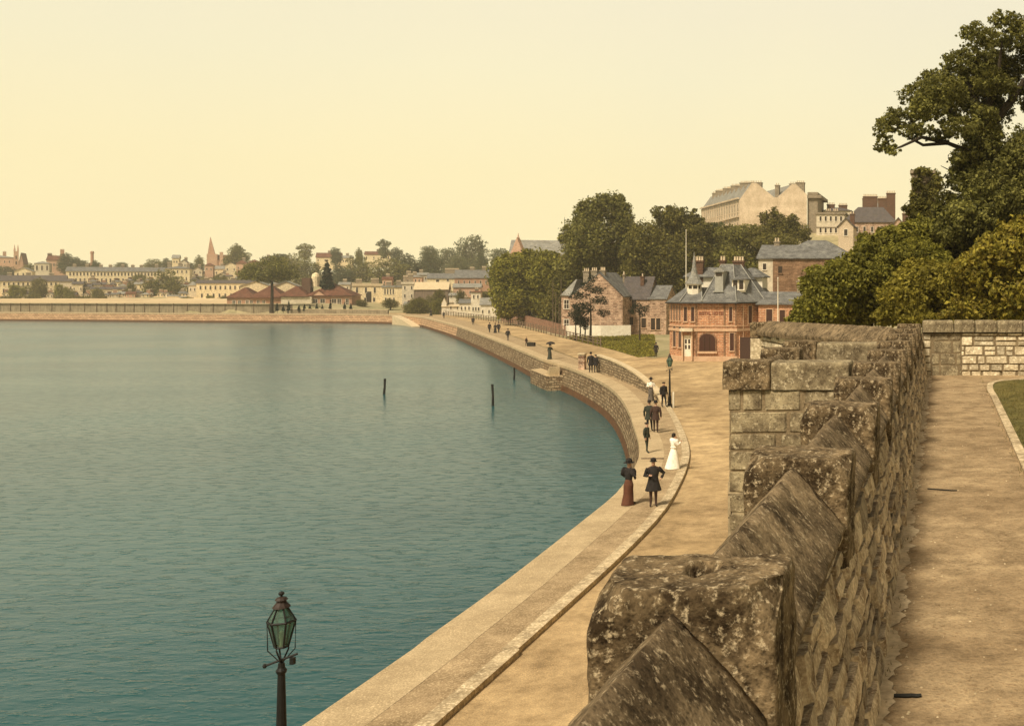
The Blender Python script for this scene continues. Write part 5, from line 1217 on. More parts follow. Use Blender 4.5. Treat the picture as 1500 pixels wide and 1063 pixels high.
# chamfer windows: built flat then turned to their wall
def on_wall(P0, P1, t, z, w_, h_):
    a, b = Vector(P0), Vector(P1); ang = math.atan2(b.y-a.y, b.x-a.x); pos = a.lerp(b, t); o = window(r, 0, 0, w_, h_, 0, **wi); o.location = (pos.x, pos.y, z); o.rotation_euler = (0,0,ang)
pA, pB, pC, pD, pE = (X_(962),7.0), (X_(970),3.2), (X_(1000),0), (X_(1079),0), (X_(1110),3.4)
for t in (.16,.38,.60,.82): on_wall(pB, pC, t, Z_(470), .40, 1.75)
for t in (.25,.75): on_wall(pA, pB, t, Z_(470), .55, 1.75)
on_wall(pD, pE, .5, Z_(474), .55, 2.0)
for t in (.40,.82): on_wall(pB, pC, t, Z_(509), .85, 2.35)
on_wall(pA, pB, .45, Z_(509), 1.1, 2.35)
# big arched window
def arch_pts(xc, z0, w_, h_, n=12):
    rr_ = w_/2*1.0; zs = z0+h_-rr_*.75
    return [(xc-w_/2,z0),(xc+w_/2,z0)]+[(xc+w_/2*math.cos(a), zs+rr_*.75*math.sin(a)) for a in [math.pi*k/n for k in range(n+1)]]
ap = arch_pts(X_(1036.5), Z_(514), 26*s, 27*s); ai = arch_pts(X_(1036.5), Z_(513.9), 23*s, 25.2*s)
mb = MB(); n = len(ap)
mb.loft([[(x,-.12,z) for x, z in ap],[(x,.02,z) for x, z in ap]], M['brick2']); aw = mb.build('arched_window', r)
mb = MB(); mb.loft([[(x,-.15,z) for x, z in ai],[(x,-.11,z) for x, z in ai]], M['glassred']); pn = mb.build('pane', aw)
mb = MB(); mb.box(X_(1022),X_(1051),-.26,-.001,Z_(517.5),Z_(514.4),M['string']); mb.build('sill', aw)
for p in (1032.8,1040.2): mb = MB(); mb.box(X_(p)-.03,X_(p)+.03,-.19,-.151,Z_(513),Z_(493),M['glass']); mb.build('mullion', aw)
# door with canopy
mb = MB(); mb.box(X_(1002.2),X_(1012.5),-.10,-.001,-.1,Z_(491),M['white']); dr = mb.build('door', r)
for a in (1005,1009.8):
    for z in (503,511): mb = MB(); mb.box(X_(a)-.11,X_(a)+.11,-.115,-.101,Z_(z),Z_(z-6),M['glass']); mb.build('pane', dr)
mb = MB(); mb.box(X_(998),X_(1016.5),-.75,-.001,Z_(485),Z_(480.5),M['cream2']); mb.box(X_(999.5),X_(1001.6),-.35,-.002,-.1,Z_(485.1),M['string']); mb.box(X_(1013.2),X_(1015.3),-.35,-.002,-.1,Z_(485.1),M['string']); mb.build('door_surround', r)
# sign lettering on the brick
cu = bpy.data.curves.new('lettering', 'FONT'); cu.body = 'ROYAL HOTEL'; cu.size = .5; cu.extrude = .02; cu.align_x = 'CENTER'; cu.space_character = 1.05; cu.offset = .012
to = bpy.data.objects.new('lettering_tmp', cu); C.objects.link(to); bpy.context.view_layer.update()
me = bpy.data.meshes.new_from_object(to); bpy.data.objects.remove(to); me.materials.append(M['red'])
o = bpy.data.objects.new('lettering', me); C.objects.link(o); o.parent = r; o.location = (X_(1042.5),-.03,Z_(461)); o.rotation_euler = (R(90),0,0); xs_ = (37*s)/max(.1, o.dimensions.x or 4); bpy.context.view_layer.update(); o.scale = ((37*s)/o.dimensions.x,1,1)
for p, z0, z1 in ((1087,519,444),): mb = MB(); mb.tube([(X_(p),.72,Z_(z0)),(X_(p),.72,Z_(z1))], .05, M['string'], 6); mb.build('drainpipe', r)
# flagpole and tall poles
def pole(name, px, top, base, Y_, rad, mat, label, cat, group=None):
    b = W(px, base, Y_); r_ = empty(name, b, label, cat, group); H = (base-top)*Y_/F
    mb = MB(); mb.tube([(0,0,-.1),(0,0,H*.5),(0,0,H)], [rad,rad*.8,rad*.5], M[mat], 8); mb.build('shaft', r_, True)
    mb = MB(); mb.lathe((0,0,H), [(rad*.5,0),(rad*1.1,rad),(rad*.4,rad*2.2)], M[mat], 8); mb.build('finial', r_); return r_
pole('flagpole', 1005, 338, 421, 119.3, .06, 'white', 'white flagpole rising from the hotel roof beside the spired cupola', 'flagpole')
pole('pole', 1139.5, 408, 475, 116, .07, 'white', 'pale pole in front of the hotel annex', 'pole')
gpo = 'thin dark poles behind the red wall'
for i, (p, t) in enumerate(((810,412),(814,430),(822,410),(819,436))):
    pole('mast', p, t, 488, 172, .07, 'timber', ['tallest left thin mast behind the red wall','short thin mast second from the left behind the red wall','thin mast nearest the stone house','short thin mast beside the stone house'][i], 'mast', gpo)
# annex
house('hotel_annex', 'low orange brick annex with a blue slate roof at the right of the hotel', 1111, 1170, 520, 445, 427.5, 119, 7, 'gable_x', 'brick', 'slate', [(1127,474,9,21),(1146,472,8,18),(1127,505,9,18),(1150,505,8,18)], [(1168,410,1.0)], None, 'hotel', glass='glassred', sink=.3, frame='string')
r = empty('wooden_gate', W(1103, 525, 114), 'dark brown boarded gates between the hotel and the tower', 'gate')
mb = MB(); s = 114/F; mb.box(-19*s,21*s,0,.12,-.3,31*s,M['darkbrown']); mb.build('boards', r); mb = MB(); mb.box(13.5*s,14.8*s,-.06,-.001,5*s,26*s,M['string']); mb.build('bar', r)
mb = MB(); mb.box(-20.5*s,-19*s,-.05,.2,-.3,34*s,M['brick']); mb.build('gatepost', r); mb = MB(); mb.box(21*s,23*s,-.05,.2,-.3,34*s,M['brick']); mb.build('gatepost', r)

# ---- hill buildings
Yg = 250; s = Yg/F; r = empty('hill_terrace', W(1083, 352, Yg), 'grand pale terrace of tall houses on the hill, with a blank M shaped gable wall', 'terrace')
X_ = lambda p: (p-1083)*s; Z_ = lambda p: (352-p)*s
prof = [(1083,372),(1182,372),(1182,285),(1166,270),(1160,270),(1139,289),(1134,289),(1108,268),(1101,268),(1083,293)]
far_x = (1027-CX)*318/F-(1083-CX)*Yg/F; dy = 68; zf = (EYE+(418-306)*318/F)-(EYE+(418-291)*Yg/F)
fr_ = [(X_(p),0,Z_(z)) for p, z in prof]; bk_ = [(x+far_x, dy, z+(zf if z > 0 else 0)) for x, y, z in fr_]
mb = MB(); mb.face(fr_, M['terrace']); mb.face([fr_[0],fr_[-1],bk_[-1],bk_[0]], M['terrace']); mb.face(bk_[::-1], M['terrace']); mb.face([fr_[1],bk_[1],bk_[2],fr_[2]], M['terrace']); o = mb.build('wall', r)
mb = MB()
for i in range(2, len(fr_)-1): a, b = fr_[i], fr_[i+1]; mb.face([a, bk_[i], bk_[i+1], b][::-1] if 0 else [a, bk_[i], bk_[i+1], b], M['slatep'])
o = mb.build('roof', r); o.location = (0,.003,-.06)
du = Vector((far_x, dy, 0)).normalized(); L_ = math.hypot(far_x, dy); ang = math.atan2(-far_x, dy)
# windows along the receding front (faces down-left), bays and cornice
nw = Vector((-du.y, du.x, 0)); nw = nw if nw.x < 0 else -nw
aw_ = math.atan2(-du.y, -du.x)
src = None
for lv, (h0, hh) in enumerate(((Z_(337),2.1),(Z_(324),2.2),(Z_(309),1.9),(Z_(298),1.2))):
    for k in range(15):
        q = Vector((0,0,0))+du*(2+k*4.4); z = h0+zf*(k/15)*(h0/Z_(291))
        if src is None: src = window(r, 0, 0, 1.2, 1.0, 0, mat='terrace', mull=False); o = src
        else: o = wincopy(src, 0, 0, r)
        o.location = (q.x, q.y, z); o.rotation_euler = (0,0,aw_); o.scale = (1,1,hh)
for t, hz in ((.0,0),):
    for z in (291.5, 318, 332):
        mb = MB(); a = Vector((0,0,Z_(z))); b = a+du*L_+Vector((0,0,zf*(Z_(z)/Z_(291)))); mb.loft([[a+nw*.45,a+nw*.45+Vector((0,0,.4)),a+Vector((0,0,.4)),a],[b+nw*.45,b+nw*.45+Vector((0,0,.4)),b+Vector((0,0,.4)),b]], M['terrace']); o = mb.build('cornice', r); weld(o)
for k in range(9):
    q = du*(5+k*7.2); chimney(r, q.x+X_(1103), q.y, Z_(275)+zf*k/9, Z_(265)+zf*k/9+.4*(k%2), 2.2, 1.6, 'chim', 5)
for p, t, w_ in ((1105.5,266,2.9),(1137,270,1.0),(1160,268,1.6),(1171,266,2.0)): chimney(r, X_(p), 2.0, Z_(290), Z_(t), w_, 1.6, 'chim', int(w_/.5))
mb = MB(); mb.box(X_(1182)+.01,X_(1197),1.0,14,Z_(372),Z_(290),M['chim']); mb.box(X_(1182)+.01,X_(1203),.4,14.5,Z_(290)+.01,Z_(285.5),M['chim']); mb.box(X_(1182)+.01,X_(1197),1.0,14,Z_(285)+.01,Z_(281),M['chim']); mb.build('end_bay', r)
mb = MB(); mb.box(X_(1098)-.3,X_(1098)+.3,-.02,.01,Z_(340),Z_(338),M['glass']); mb.build('pane', r)

house('banded_house', 'pale banded stone house with a balustrade right of the hill terrace', 1196, 1237, 352, 314, 311, 235, 10, 'flat', 'cream2', 'chim', row(1202,1232,5,324,3,7)+row(1202,1232,5,341,3,8), [(1210,306,1.2),(1221,306,1.2)], None, trim='chim')
house('mansard_house', 'brownish stone house with a tall slate mansard and two chimney clusters on the hill', 1236, 1312, 358, 326, 302, 225, 12, 'hip', 'housestone', 'slated', row(1244,1300,6,340,3.5,8), [(1272,284,3.2,'chimd'),(1290,287,1.8,'chimd'),(1303,279,2.0,'chimd')], None, hiptop=3.2)
house('hilltop_house', 'pale hilltop house with stepped roofs behind the banded stone house', 1206, 1246, 352, 309, 303, 260, 10, 'hip', 'cream2', 'slated', None, [(1214,297,2,'chimd'),(1232,298,2.2,'chimd')], None, hiptop=3)
house('hilltop_house', 'grey gabled hilltop house squeezed between the banded house and the mansard house', 1228, 1250, 356, 331, 319, 215, 8, 'gable_y', 'terrace', 'slated', [(1239,345,5,9)], [(1246,311,1.0,'chimd')])
house('hilltop_house', 'narrow hilltop house with a steep roof right of the mansard house', 1300, 1332, 372, 338, 318, 200, 9, 'gable_y', 'housestone', 'slated', [(1316,352,5,9)], [(1325,310,1.2,'chimd')])
house('hilltop_house', 'tall grey hilltop house with a domed skyline behind the two chimney clusters', 1262, 1300, 352, 306, 296, 262, 10, 'hip', 'chim', 'slatep', None, [(1268,288,2.4,'chimd'),(1282,289,1.6,'chim'),(1294,290,2.0,'chimd')], None, hiptop=3)
house('slate_roofed_house', 'pale house with a long blue slate roof between the garden trees and the brick building', 1111, 1182, 430, 378, 357, 150, 9, 'gable_x', 'cream2', 'slate', [(1120,395,5,9)], [(1131,351,.8)])
house('blank_brick_building', 'big blank brown brick building with a low hipped slate roof behind the annex', 1132, 1250, 440, 379, 350, 138, 14, 'hip', 'brick2', 'slate', [(1143,400,6,10)], None, None, 'building', hiptop=4.5, frame='brick2')
house('pale_gabled_house', 'small house with a slanting white barge board half buried in the bushes', 1236, 1278, 400, 385, 352, 120, 6, 'gable_y', 'cream2', 'white', None, None, ov=.3)
r = empty('ivy_covered_chimney', W(1352, 330, 60), 'old square chimney stack wrapped in ivy, behind the great tree', 'chimney')
s = 60/F; mb = MB(); mb.box(-17*s,17*s,0,1.4,-3,76*s,M['chim']); mb.box(-19*s,19*s,-.1,1.5,76*s+.002,80*s,M['chim']); mb.build('shaft', r)
el = [((p-1352)*s, .2, (330-z)*s, w_*s, .8, h_*s) for p, z, w_, h_ in ((1352,252,16,9),(1345,270,10,14),(1362,285,14,18),(1350,300,16,18),(1370,265,10,16),(1338,290,6,14))]
add_mesh(leaf_mesh('ivy', el, 9000, .09, M['leafB'], 88, 26, .3), 'ivy', r)
# ------------------------------------------------------------------ lamps
def gas_lamp(base, H, label, group, W_=.5, far=False):
    """hexagonal street lantern on a cast iron post; H = height of the finial tip"""
    r = empty('street_lamp', base, label, 'street lamp', group); z = H-1.35*W_/.5
    k = W_/.5; zb = H-1.02*k      # lantern bottom
    mb = MB(); mb.lathe((0,0,0), [(.17,-.05),(.17,.25),(.13,.3),(.12,.75),(.09,.85),(.08,1.0),(.07,zb*.6),(.05,zb-.42),(.065,zb-.40),(.075,zb-.36),(.05,zb-.32),(.042,zb-.25)], M['iron'], 12); mb.build('post', r, True)
    mb = MB(); mb.tube([(-.22,-.05,zb-.28),(.21,.05,zb-.13)], .018, M['iron'], 6); mb.lathe((-.22,-.05,zb-.31), [(.02,0),(.035,.03),(.02,.06)], M['iron'], 6); mb.box(.12,.18,.0,.06,zb-.28,zb-.18,M['iron']); mb.build('ladder_bar', r)
    mb = MB(); n = 6; rb, rt = .125*k, .255*k; hb = zb; ht = zb+.52*k; hr = zb+.80*k
    P = lambda q, rad, z_: (rad*math.cos(math.pi/3*q+.35), rad*math.sin(math.pi/3*q+.35), z_)
    for q in range(n):
        mb.tube([P(q,rb,hb),P(q,rt,ht)], .014, M['iron'], 5); mb.tube([P(q,rt,ht),P(q,.105*k,hr)], .012, M['iron'], 5)
        mb.tube([P(q,rt,ht),P(q+1,rt,ht)], .017, M['iron'], 5); mb.tube([P(q,rb,hb),P(q+1,rb,hb)], .016, M['iron'], 5)
        if q % 2 == 0: mb.tube([(0,0,zb-.27),P(q,rb*1.02,hb-.04),P(q,rb,hb)], .012, M['iron'], 5)
        if q in (0,3): mb.tube([P(q,rt,ht),P(q,rt*.95,hb-.05),(0,0,zb-.26)], .008, M['iron'], 4)
    lf = mb.build('lantern_frame', r)
    for q in range(n):
        a, b = P(q,rb*.97,hb+.01), P(q+1,rb*.97,hb+.01); c, d = P(q+1,rt*.97,ht-.01), P(q,rt*.97,ht-.01); e, f = P(q+1,.11*k,hr-.01), P(q,.11*k,hr-.01)
        g = MB()
        for w4 in ([a,b,c,d],[d,c,e,f]):
            cen = Vector((0,0,0)); nn = (Vector(w4[1])-Vector(w4[0])).cross(Vector(w4[2])-Vector(w4[0])).normalized()*.004
            g.loft([[Vector(p)-nn for p in w4],[Vector(p)+nn for p in w4]], M['lampglass'])
        g.build('pane', lf)
    mb = MB(); mb.lathe((0,0,hr), [(.13*k,-.01),(.165*k,0),(.145*k,.04*k),(.095*k,.10*k),(.08*k,.15*k),(.12*k,.155*k),(.085*k,.20*k),(.03*k,.215*k)], M['ironred'], 10); mb.build('hood', r, True)
    mb = MB(); mb.lathe((0,0,hr+.20*k), [(.03*k,0),(.018*k,.03*k),(.05*k,.06*k),(.055*k,.09*k),(.03*k,.12*k),(.005,.125*k)], M['iron'], 10); mb.build('finial', r, True)
    mb = MB(); mb.lathe((0,0,zb-.02), [(.03,0),(.02,.12),(.035,.16),(.03,.24),(.01,.26)], M['pot'], 8); mb.build('gas_burner', r, True)
    return r
Yl = 15.5; gas_lamp((-10.0,Yl,ROAD), EYE-(873-CY)*Yl/F-ROAD, 'black gas street lamp on the kerb nearest the camera, its hexagonal lantern against the water', 'gas lamps along the kerb', .37)
p = G(981,597,ROAD); gas_lamp(p, EYE-(519-CY)*p.y/F-ROAD, 'gas street lamp at the bend of the kerb in front of the hotel forecourt', 'gas lamps along the kerb', .42)
r = empty('white_post', G(986.5,597,ROAD), 'short white post right beside the farther street lamp', 'post'); mb = MB(); mb.lathe((0,0,0), [(.08,-.05),(.07,1.0),(.05,1.12)], M['white'], 8); mb.build('shaft', r)
for px, t, b, Y_ in ((650,462,471,None),):
    pass
# mooring posts in the water
for px, top, base, lean, lab in ((562.5,555,577,.06,'leftmost leaning black mooring post in the water, farthest from the wall'),(722,563,594,-.03,'tallest black mooring post in the water, nearest the camera'),(753,539,556,.02,'mooring post nearest the sea wall')):
    b = G(px, base, 0); H = EYE-(top-CY)*b.y/F
    r = empty('mooring_post', b, lab, 'mooring post', 'mooring posts in the bay'); mb = MB()
    mb.tube([(-lean*H*.5,0,-1.2),(0,0,0),(lean*H*.4+.03,0,H*.45),(lean*H,0,H*.97)], [.13,.13,.10,.11], M['post'], 8); mb.build('pile', r, True)
    mb = MB(); mb.lathe((lean*H,0,H*.95), [(.12,0),(.14,.05),(.09,.12)], M['post'], 8); mb.build('pile_head', r)

# ------------------------------------------------------------------ people
def body(name, J, mats, zcoat, h, seated=False):
    """one continuous skinned figure: joints -> surface"""
    bm = bmesh.new(); lay = bm.verts.layers.skin.verify(); vd = {}
    def add(k, p, r_, r2=None):
        v = bm.verts.new(p); v[lay].radius = (r_, r2 or r_); vd[k] = v; return v
    for k, (p, r_, *q) in J['v'].items(): add(k, p, r_, q[0] if q else None)
    vd['pelvis'][lay].use_root = True
    for a, b in J['e']: bm.edges.new((vd[a], vd[b]))
    me = bpy.data.meshes.new(name); bm.to_mesh(me); bm.free(); o = bpy.data.objects.new(name, me); C.objects.link(o)
    m1 = o.modifiers.new('s', 'SKIN'); m1.use_smooth_shade = True; m2 = o.modifiers.new('u', 'SUBSURF'); m2.levels = 1; m2.render_levels = 1
    bpy.context.view_layer.update(); dg = bpy.context.evaluated_depsgraph_get()
    me2 = bpy.data.meshes.new_from_object(o.evaluated_get(dg)); bpy.data.objects.remove(o); bpy.data.meshes.remove(me)
    me2.name = name; me2.materials.clear()
    for m_ in mats: me2.materials.append(m_)
    hands = [J['v'][k][0] for k in ('handL','handR')]; foot = .075*h/1.72
    for pl in me2.polygons:
        c = pl.center; hd = min((Vector(c)-Vector(q)).length for q in hands)
        pl.material_index = 0 if (c.z > J['neck'] and not J.get('headz_off')) or hd < .13 else (2 if c.z < foot else 1); pl.use_smooth = True
    return me2
def skeleton(h=1.72, armL=None, armR=None, legs=(.0,.12), build=1.0, hip=None):
    """local frame: figure faces -Y; arms are lists (elbow, hand) relative to the shoulder"""
    k = h/1.72; V = {}; E_ = []
    def v(n_, p, r_, r2=None): V[n_] = (tuple(Vector(p)*k), r_*k, *( (r2*k,) if r2 else ()))
    v('pelvis',(0,0,.93),.15*build,.115); v('waist',(0,0,1.08),.135*build,.10); v('chest',(0,0,1.28),.165*build,.115); v('neck0',(0,0,1.44),.09,.08)
    v('neck',(0,-.01,1.50),.055); v('jaw',(0,-.035,1.555),.062,.07); v('head',(0,-.02,1.63),.078,.088); v('crown',(0,-.01,1.70),.055,.06)
    v('nose',(0,-.115,1.60),.012); E_ += [('pelvis','waist'),('waist','chest'),('chest','neck0'),('neck0','neck'),('neck','jaw'),('jaw','head'),('head','crown'),('jaw','nose')]
    for s_, n_, arm in ((1,'L',armL or ((.09,.02,-.28),(.10,-.06,-.53))),(-1,'R',armR or ((-.09,.02,-.28),(-.10,-.06,-.53)))):
        sh = Vector((s_*.175*build,0,1.40)); el = sh+Vector(arm[0]); ha = sh+Vector(arm[1]); v('sh'+n_,sh,.062); v('el'+n_,el,.045); v('wr'+n_,el.lerp(ha,.93),.028)
        v('hand'+n_,ha,.036,.02); d = (ha-el).normalized(); v('kn'+n_,ha+d*.045,.034,.018)
        E_ += [('neck0' ,'sh'+n_),('sh'+n_,'el'+n_),('el'+n_,'wr'+n_),('wr'+n_,'hand'+n_),('hand'+n_,'kn'+n_)]
        sd = d.cross(Vector((s_,0.001,0))).normalized()
        for q, (o_, l_) in enumerate(((-.024,.055),(-.008,.068),(.008,.066),(.023,.052))):
            a = ha+d*.058+sd*o_; b = a+d*l_*.5+Vector((-s_*.004,0,0)); c = b+d*l_*.45+Vector((-s_*.016,0,0)); v(f'f{q}a{n_}',a,.0085); v(f'f{q}b{n_}',b,.008); v(f'f{q}c{n_}',c,.007)
            E_ += [('kn'+n_,f'f{q}a{n_}'),(f'f{q}a{n_}',f'f{q}b{n_}'),(f'f{q}b{n_}',f'f{q}c{n_}')]
        a = ha+sd*-.04+d*.01; b = a+sd*-.012+d*.03; v('t0'+n_,a,.011); v('t1'+n_,b,.009); E_ += [('hand'+n_,'t0'+n_),('t0'+n_,'t1'+n_)]
    for s_, n_, f_ in ((1,'L',legs[0]),(-1,'R',legs[1])):
        v('hip'+n_,(s_*.085,0,.88),.095); v('knee'+n_,(s_*.09,-f_*.55-.02,.49),.062); v('ank'+n_,(s_*.095,-f_,.09+max(0,-f_)*.15),.042); v('toe'+n_,(s_*.11,-f_-.15,.035),.038,.03)
        E_ += [('pelvis','hip'+n_),('hip'+n_,'knee'+n_),('knee'+n_,'ank'+n_),('ank'+n_,'toe'+n_)]
    return {'v': V, 'e': E_, 'neck': 1.495*k}
def ring(z, rx, ry, n=16, y=0, x=0, wav=0, ph=0): return [(x+rx*math.cos(2*math.pi*i/n)*(1+wav*math.sin(5*2*math.pi*i/n+ph)), y+ry*math.sin(2*math.pi*i/n)*(1+wav*math.sin(5*2*math.pi*i/n+ph)), z) for i in range(n)]
BODIES = {}
def person(px, pyf, z, label, h=1.72, rz=0, coat=None, coatlen=.62, hat=None, skirt=None, trousers='black', parasol=None, armL=None, armR=None, legs=(.0,.12), build=1.0, flare=1.1, puff=False, cape=False, group=None, hair=True, at=None):
    loc = G(px, pyf, z) if at is None else at; r = empty('person', loc, label, 'person', group, rz); k = h/1.72
    key = (h, trousers, armL, armR, legs, build)
    if key not in BODIES: BODIES[key] = body('body', skeleton(h, armL, armR, legs, build), [M['skin'], M[trousers], M['iron']], 0, h)
    add_mesh(BODIES[key], 'body', r)
    if hair and not hat:
        mb = MB(); mb.loft([ring(z_*k, rx*k, ry*k, 12, y_*k) for z_, rx, ry, y_ in ((1.545,.05,.04,.05),(1.58,.085,.075,.03),(1.65,.097,.10,.005),(1.70,.09,.095,0),(1.745,.06,.06,0),(1.76,.01,.01,0))], M['hair']); mb.build('hair', r, True)
    if coat:
        zt = 1.44; zb = 1.44-coatlen; cm = M[coat]
        prof = [(zb,.20*flare*build,.16*flare),(zb+.02,.205*flare*build,.165*flare)]
        if zb < .9: prof.append((.93,.185*build,.15))
        prof += [(1.08,.16*build,.13),(1.26,.195*build,.145),(1.38,.205*build,.125),(1.445,.14*build,.10),(1.49,.068,.066)]
        mb = MB(); mb.loft([ring(z_*k, rx*k, ry*k, 18, 0, 0, .035 if z_ < 1 else 0) for z_, rx, ry in prof], cm)
        jv = skeleton(h, armL, armR, legs, build)['v']
        for n_ in 'LR':
            a, b, c = (Vector(jv[q+n_][0]) for q in ('sh','el','wr')); pu = 1.75 if puff else 1
            mb.tube([a+Vector((0,0,.02)), a.lerp(b,.35), b, b.lerp(c,.5), c], [.078*k*pu, .082*k*pu, .062*k, .052*k, .045*k], cm, 10)
        mb.build('coat', r, True)
    if cape:
        mb = MB(); mb.loft([ring(z_*k, rx*k, ry*k, 20, 0, 0, .05 if z_ < 1.2 else 0, 1) for z_, rx, ry in ((.72,.36,.26),(.95,.33,.24),(1.2,.28,.2),(1.38,.22,.15),(1.47,.09,.09))], M[coat or 'black']); mb.build('cape', r, True)
    if skirt:
        mb = MB(); mb.loft([ring(z_*k, rx*k, ry*k, 22, y_*k, 0, .04*(1.1-z_), 2) for z_, rx, ry, y_ in ((.015,.36*flare,.36*flare,.06),(.04,.365*flare,.365*flare,.06),(.45,.27*flare,.27*flare,.03),(.8,.20,.19,.01),(1.02,.14,.12,0),(1.06,.13,.11,0))], M[skirt]); mb.build('skirt', r, True)
    if hat == 'bowler': pf = [(.135,1.665),(.14,1.675),(.10,1.68),(.105,1.74),(.085,1.79),(.03,1.81)]
    elif hat == 'top': pf = [(.145,1.68),(.145,1.69),(.10,1.695),(.098,1.86),(.105,1.87),(.02,1.872)]
    elif hat == 'cap': pf = [(.10,1.665),(.115,1.70),(.12,1.73),(.04,1.75)]
    elif hat == 'boater': pf = [(.18,1.69),(.18,1.70),(.10,1.705),(.10,1.78),(.02,1.785)]
    elif hat == 'plumed': pf = [(.20,1.69),(.21,1.705),(.11,1.715),(.13,1.78),(.09,1.86),(.02,1.88)]
    if hat:
        mb = MB(); mb.loft([ring(z_*k, r_*k, r_*k*1.08, 14, -.01) for r_, z_ in pf], M['black' if hat != 'boater' else 'cap']); mb.build('hat', r, True)
    if parasol:
        jv = skeleton(h, armL, armR, legs, build)['v']; hx = Vector(jv['handR'][0]); top = Vector((hx.x+.12, .02, 2.08*k))
        p_ = empty('parasol', loc, parasol[1], 'parasol', None, rz)
        mb = MB(); mb.tube([hx-Vector((0,0,.08)), top], .012, M['timber'], 6); mb.build('stick', p_)
        mb = MB(); n = 16; rg = []
        for rr_, zz in ((.52,-.20),(.50,-.14),(.38,-.03),(.2,.05),(.02,.09)):
            rg.append([(top.x+rr_*(1 if i % 2 == 0 else .95)*math.cos(2*math.pi*i/n), top.y+rr_*(1 if i % 2 == 0 else .95)*math.sin(2*math.pi*i/n), top.z+zz) for i in range(n)])
        mb.loft(rg, M[parasol[0]]); mb.build('canopy', p_)
    return r
HIP_L = ((.20,.06,-.20),(.08,-.12,-.36)); UP_R = ((-.13,-.08,-.22),(-.12,-.22,.02)); UP_L = ((.13,-.08,-.22),(.10,-.20,.02)); FOLD = ((.12,-.02,-.26),(-.05,-.22,-.22)); FOLDR = ((-.12,-.02,-.26),(.05,-.22,-.22))
gP = 'strollers on the promenade'
away = math.pi
person(957, 741, PROM, 'man in a flared dark overcoat, one hand on his hip, nearest on the promenade', 1.78, .3, coat='black', coatlen=.86, hat='bowler', armL=HIP_L, armR=FOLDR, legs=(.02,.02), flare=1.35, build=1.08, trousers='darkbrown', group=gP)
person(921, 739, PROM, 'woman in a black puff sleeved jacket and narrow rust red skirt by the water edge', 1.66, 2.6, coat='black', coatlen=.45, hat='plumed', skirt='rust', puff=True, armL=((.20,.02,-.22),(.06,-.12,-.34)), armR=((-.20,.02,-.22),(-.06,-.12,-.34)), flare=.68, group=gP)
person(987, 686, PROM, 'dark haired woman in a long white dress with raised hands on the promenade bend', 1.62, 2.2, coat='whitecloth', coatlen=.40, skirt='whitecloth', armL=UP_L, armR=((-.14,-.1,-.2),(-.10,-.24,-.08)), puff=True, flare=1.0, trousers='whitecloth', group=gP)
person(947, 663, PROM, 'slim boy in dark clothes and a cap standing alone behind the pair', 1.52, 1.3, coat='darkgreen', coatlen=.55, hat='cap', build=.85, flare=.9, legs=(-.05,.10), trousers='darkgreen', group=gP)
person(951, 632, PROM, 'man in a dark green coat, left of the close walking pair', 1.76, away, coat='darkgreen', coatlen=.75, hat='bowler', build=1.1, legs=(-.08,.2), group=gP)
person(960.5, 634, PROM, 'man in a dark brown coat, right of the close walking pair', 1.80, away+.2, coat='darkbrown', coatlen=.72, hat='bowler', build=1.0, legs=(.18,-.08), trousers='darkbrown', group=gP)
person(953.5, 587, PROM, 'woman in a grey dress with a white shawl against the low rubble wall', 1.62, .4, coat='whitecloth', coatlen=.28, hat='plumed', skirt='greycloth', armL=FOLD, armR=FOLDR, flare=.72, group=gP)
person(972, 596, PROM, 'man in a dark jacket and pale apron beside the farther street lamp', 1.72, 1.0, coat='black', coatlen=.55, hat='cap', build=1.15, legs=(.15,-.06), group=gP)
person(865.5, 546, PROM, 'bowler hatted man, left of the dark pair by the end of the low wall', 1.95, away+.4, coat='black', coatlen=.8, hat='bowler', legs=(.12,-.05), build=1.05, group=gP)
person(872.5, 546, PROM, 'stouter man, right of the dark pair by the end of the low wall', 1.74, away-.3, coat='black', coatlen=.7, hat='cap', legs=(-.05,.12), build=1.15, group=gP)
person(805.5, 526, PROM, 'woman in a long dark dress sheltering under a dark parasol', 1.62, 2.9, coat='darkgreen', coatlen=.4, skirt='darkgreen', hat='plumed', parasol=('black','open dark parasol held over the woman on the far promenade'), armR=((-.12,-.1,-.22),(-.06,-.22,-.14)), flare=.78, group=gP)
person(771, 507, PROM, 'small figure with a low dark box, halfway along the far promenade', 1.25, 1.2, coat='darkbrown', coatlen=.6, hat='cap', legs=(.1,-.1), group=gP)
person(744, 499, PROM, 'man alone in a dark jacket and light trousers on the far promenade', 1.8, away, coat='black', coatlen=.6, hat='bowler', legs=(.08,-.05), build=1.2, trousers='greycloth', group=gP)
person(717, 487, PROM, 'man walking just left of the far couple', 1.75, away, coat='black', coatlen=.75, hat='bowler', legs=(.1,-.1), build=1.1, group=gP)
person(725.5, 487.5, PROM, 'woman in a dark skirt, left of the far couple', 1.65, away, coat='black', coatlen=.4, skirt='black', hat='plumed', flare=.8, group=gP)
person(730.5, 487.5, PROM, 'man, right of the far couple', 1.8, away, coat='black', coatlen=.75, hat='top', legs=(.1,-.1), build=1.1, group=gP)
person(693, 476, PROM, 'stout dark figure where the far promenade starts to bend', 1.75, away, coat='black', coatlen=.8, hat='bowler', build=1.3, group=gP)
person(650, 466.5, PROM, 'dark figure left of the bend of the far promenade', 1.8, away, coat='black', coatlen=.8, hat='bowler', build=1.2, group=gP)
person(631.5, 462.5, PROM, 'dark woman with a full skirt near the slipway', 1.8, away, coat='black', coatlen=.4, skirt='black', hat='plumed', flare=1.1, group=gP)
person(609, 459, ROAD, 'faint dark figure farthest off on the esplanade', 1.75, away, coat='black', coatlen=.8, hat='bowler', group=gP)
b = G(632, 477.3, .35)
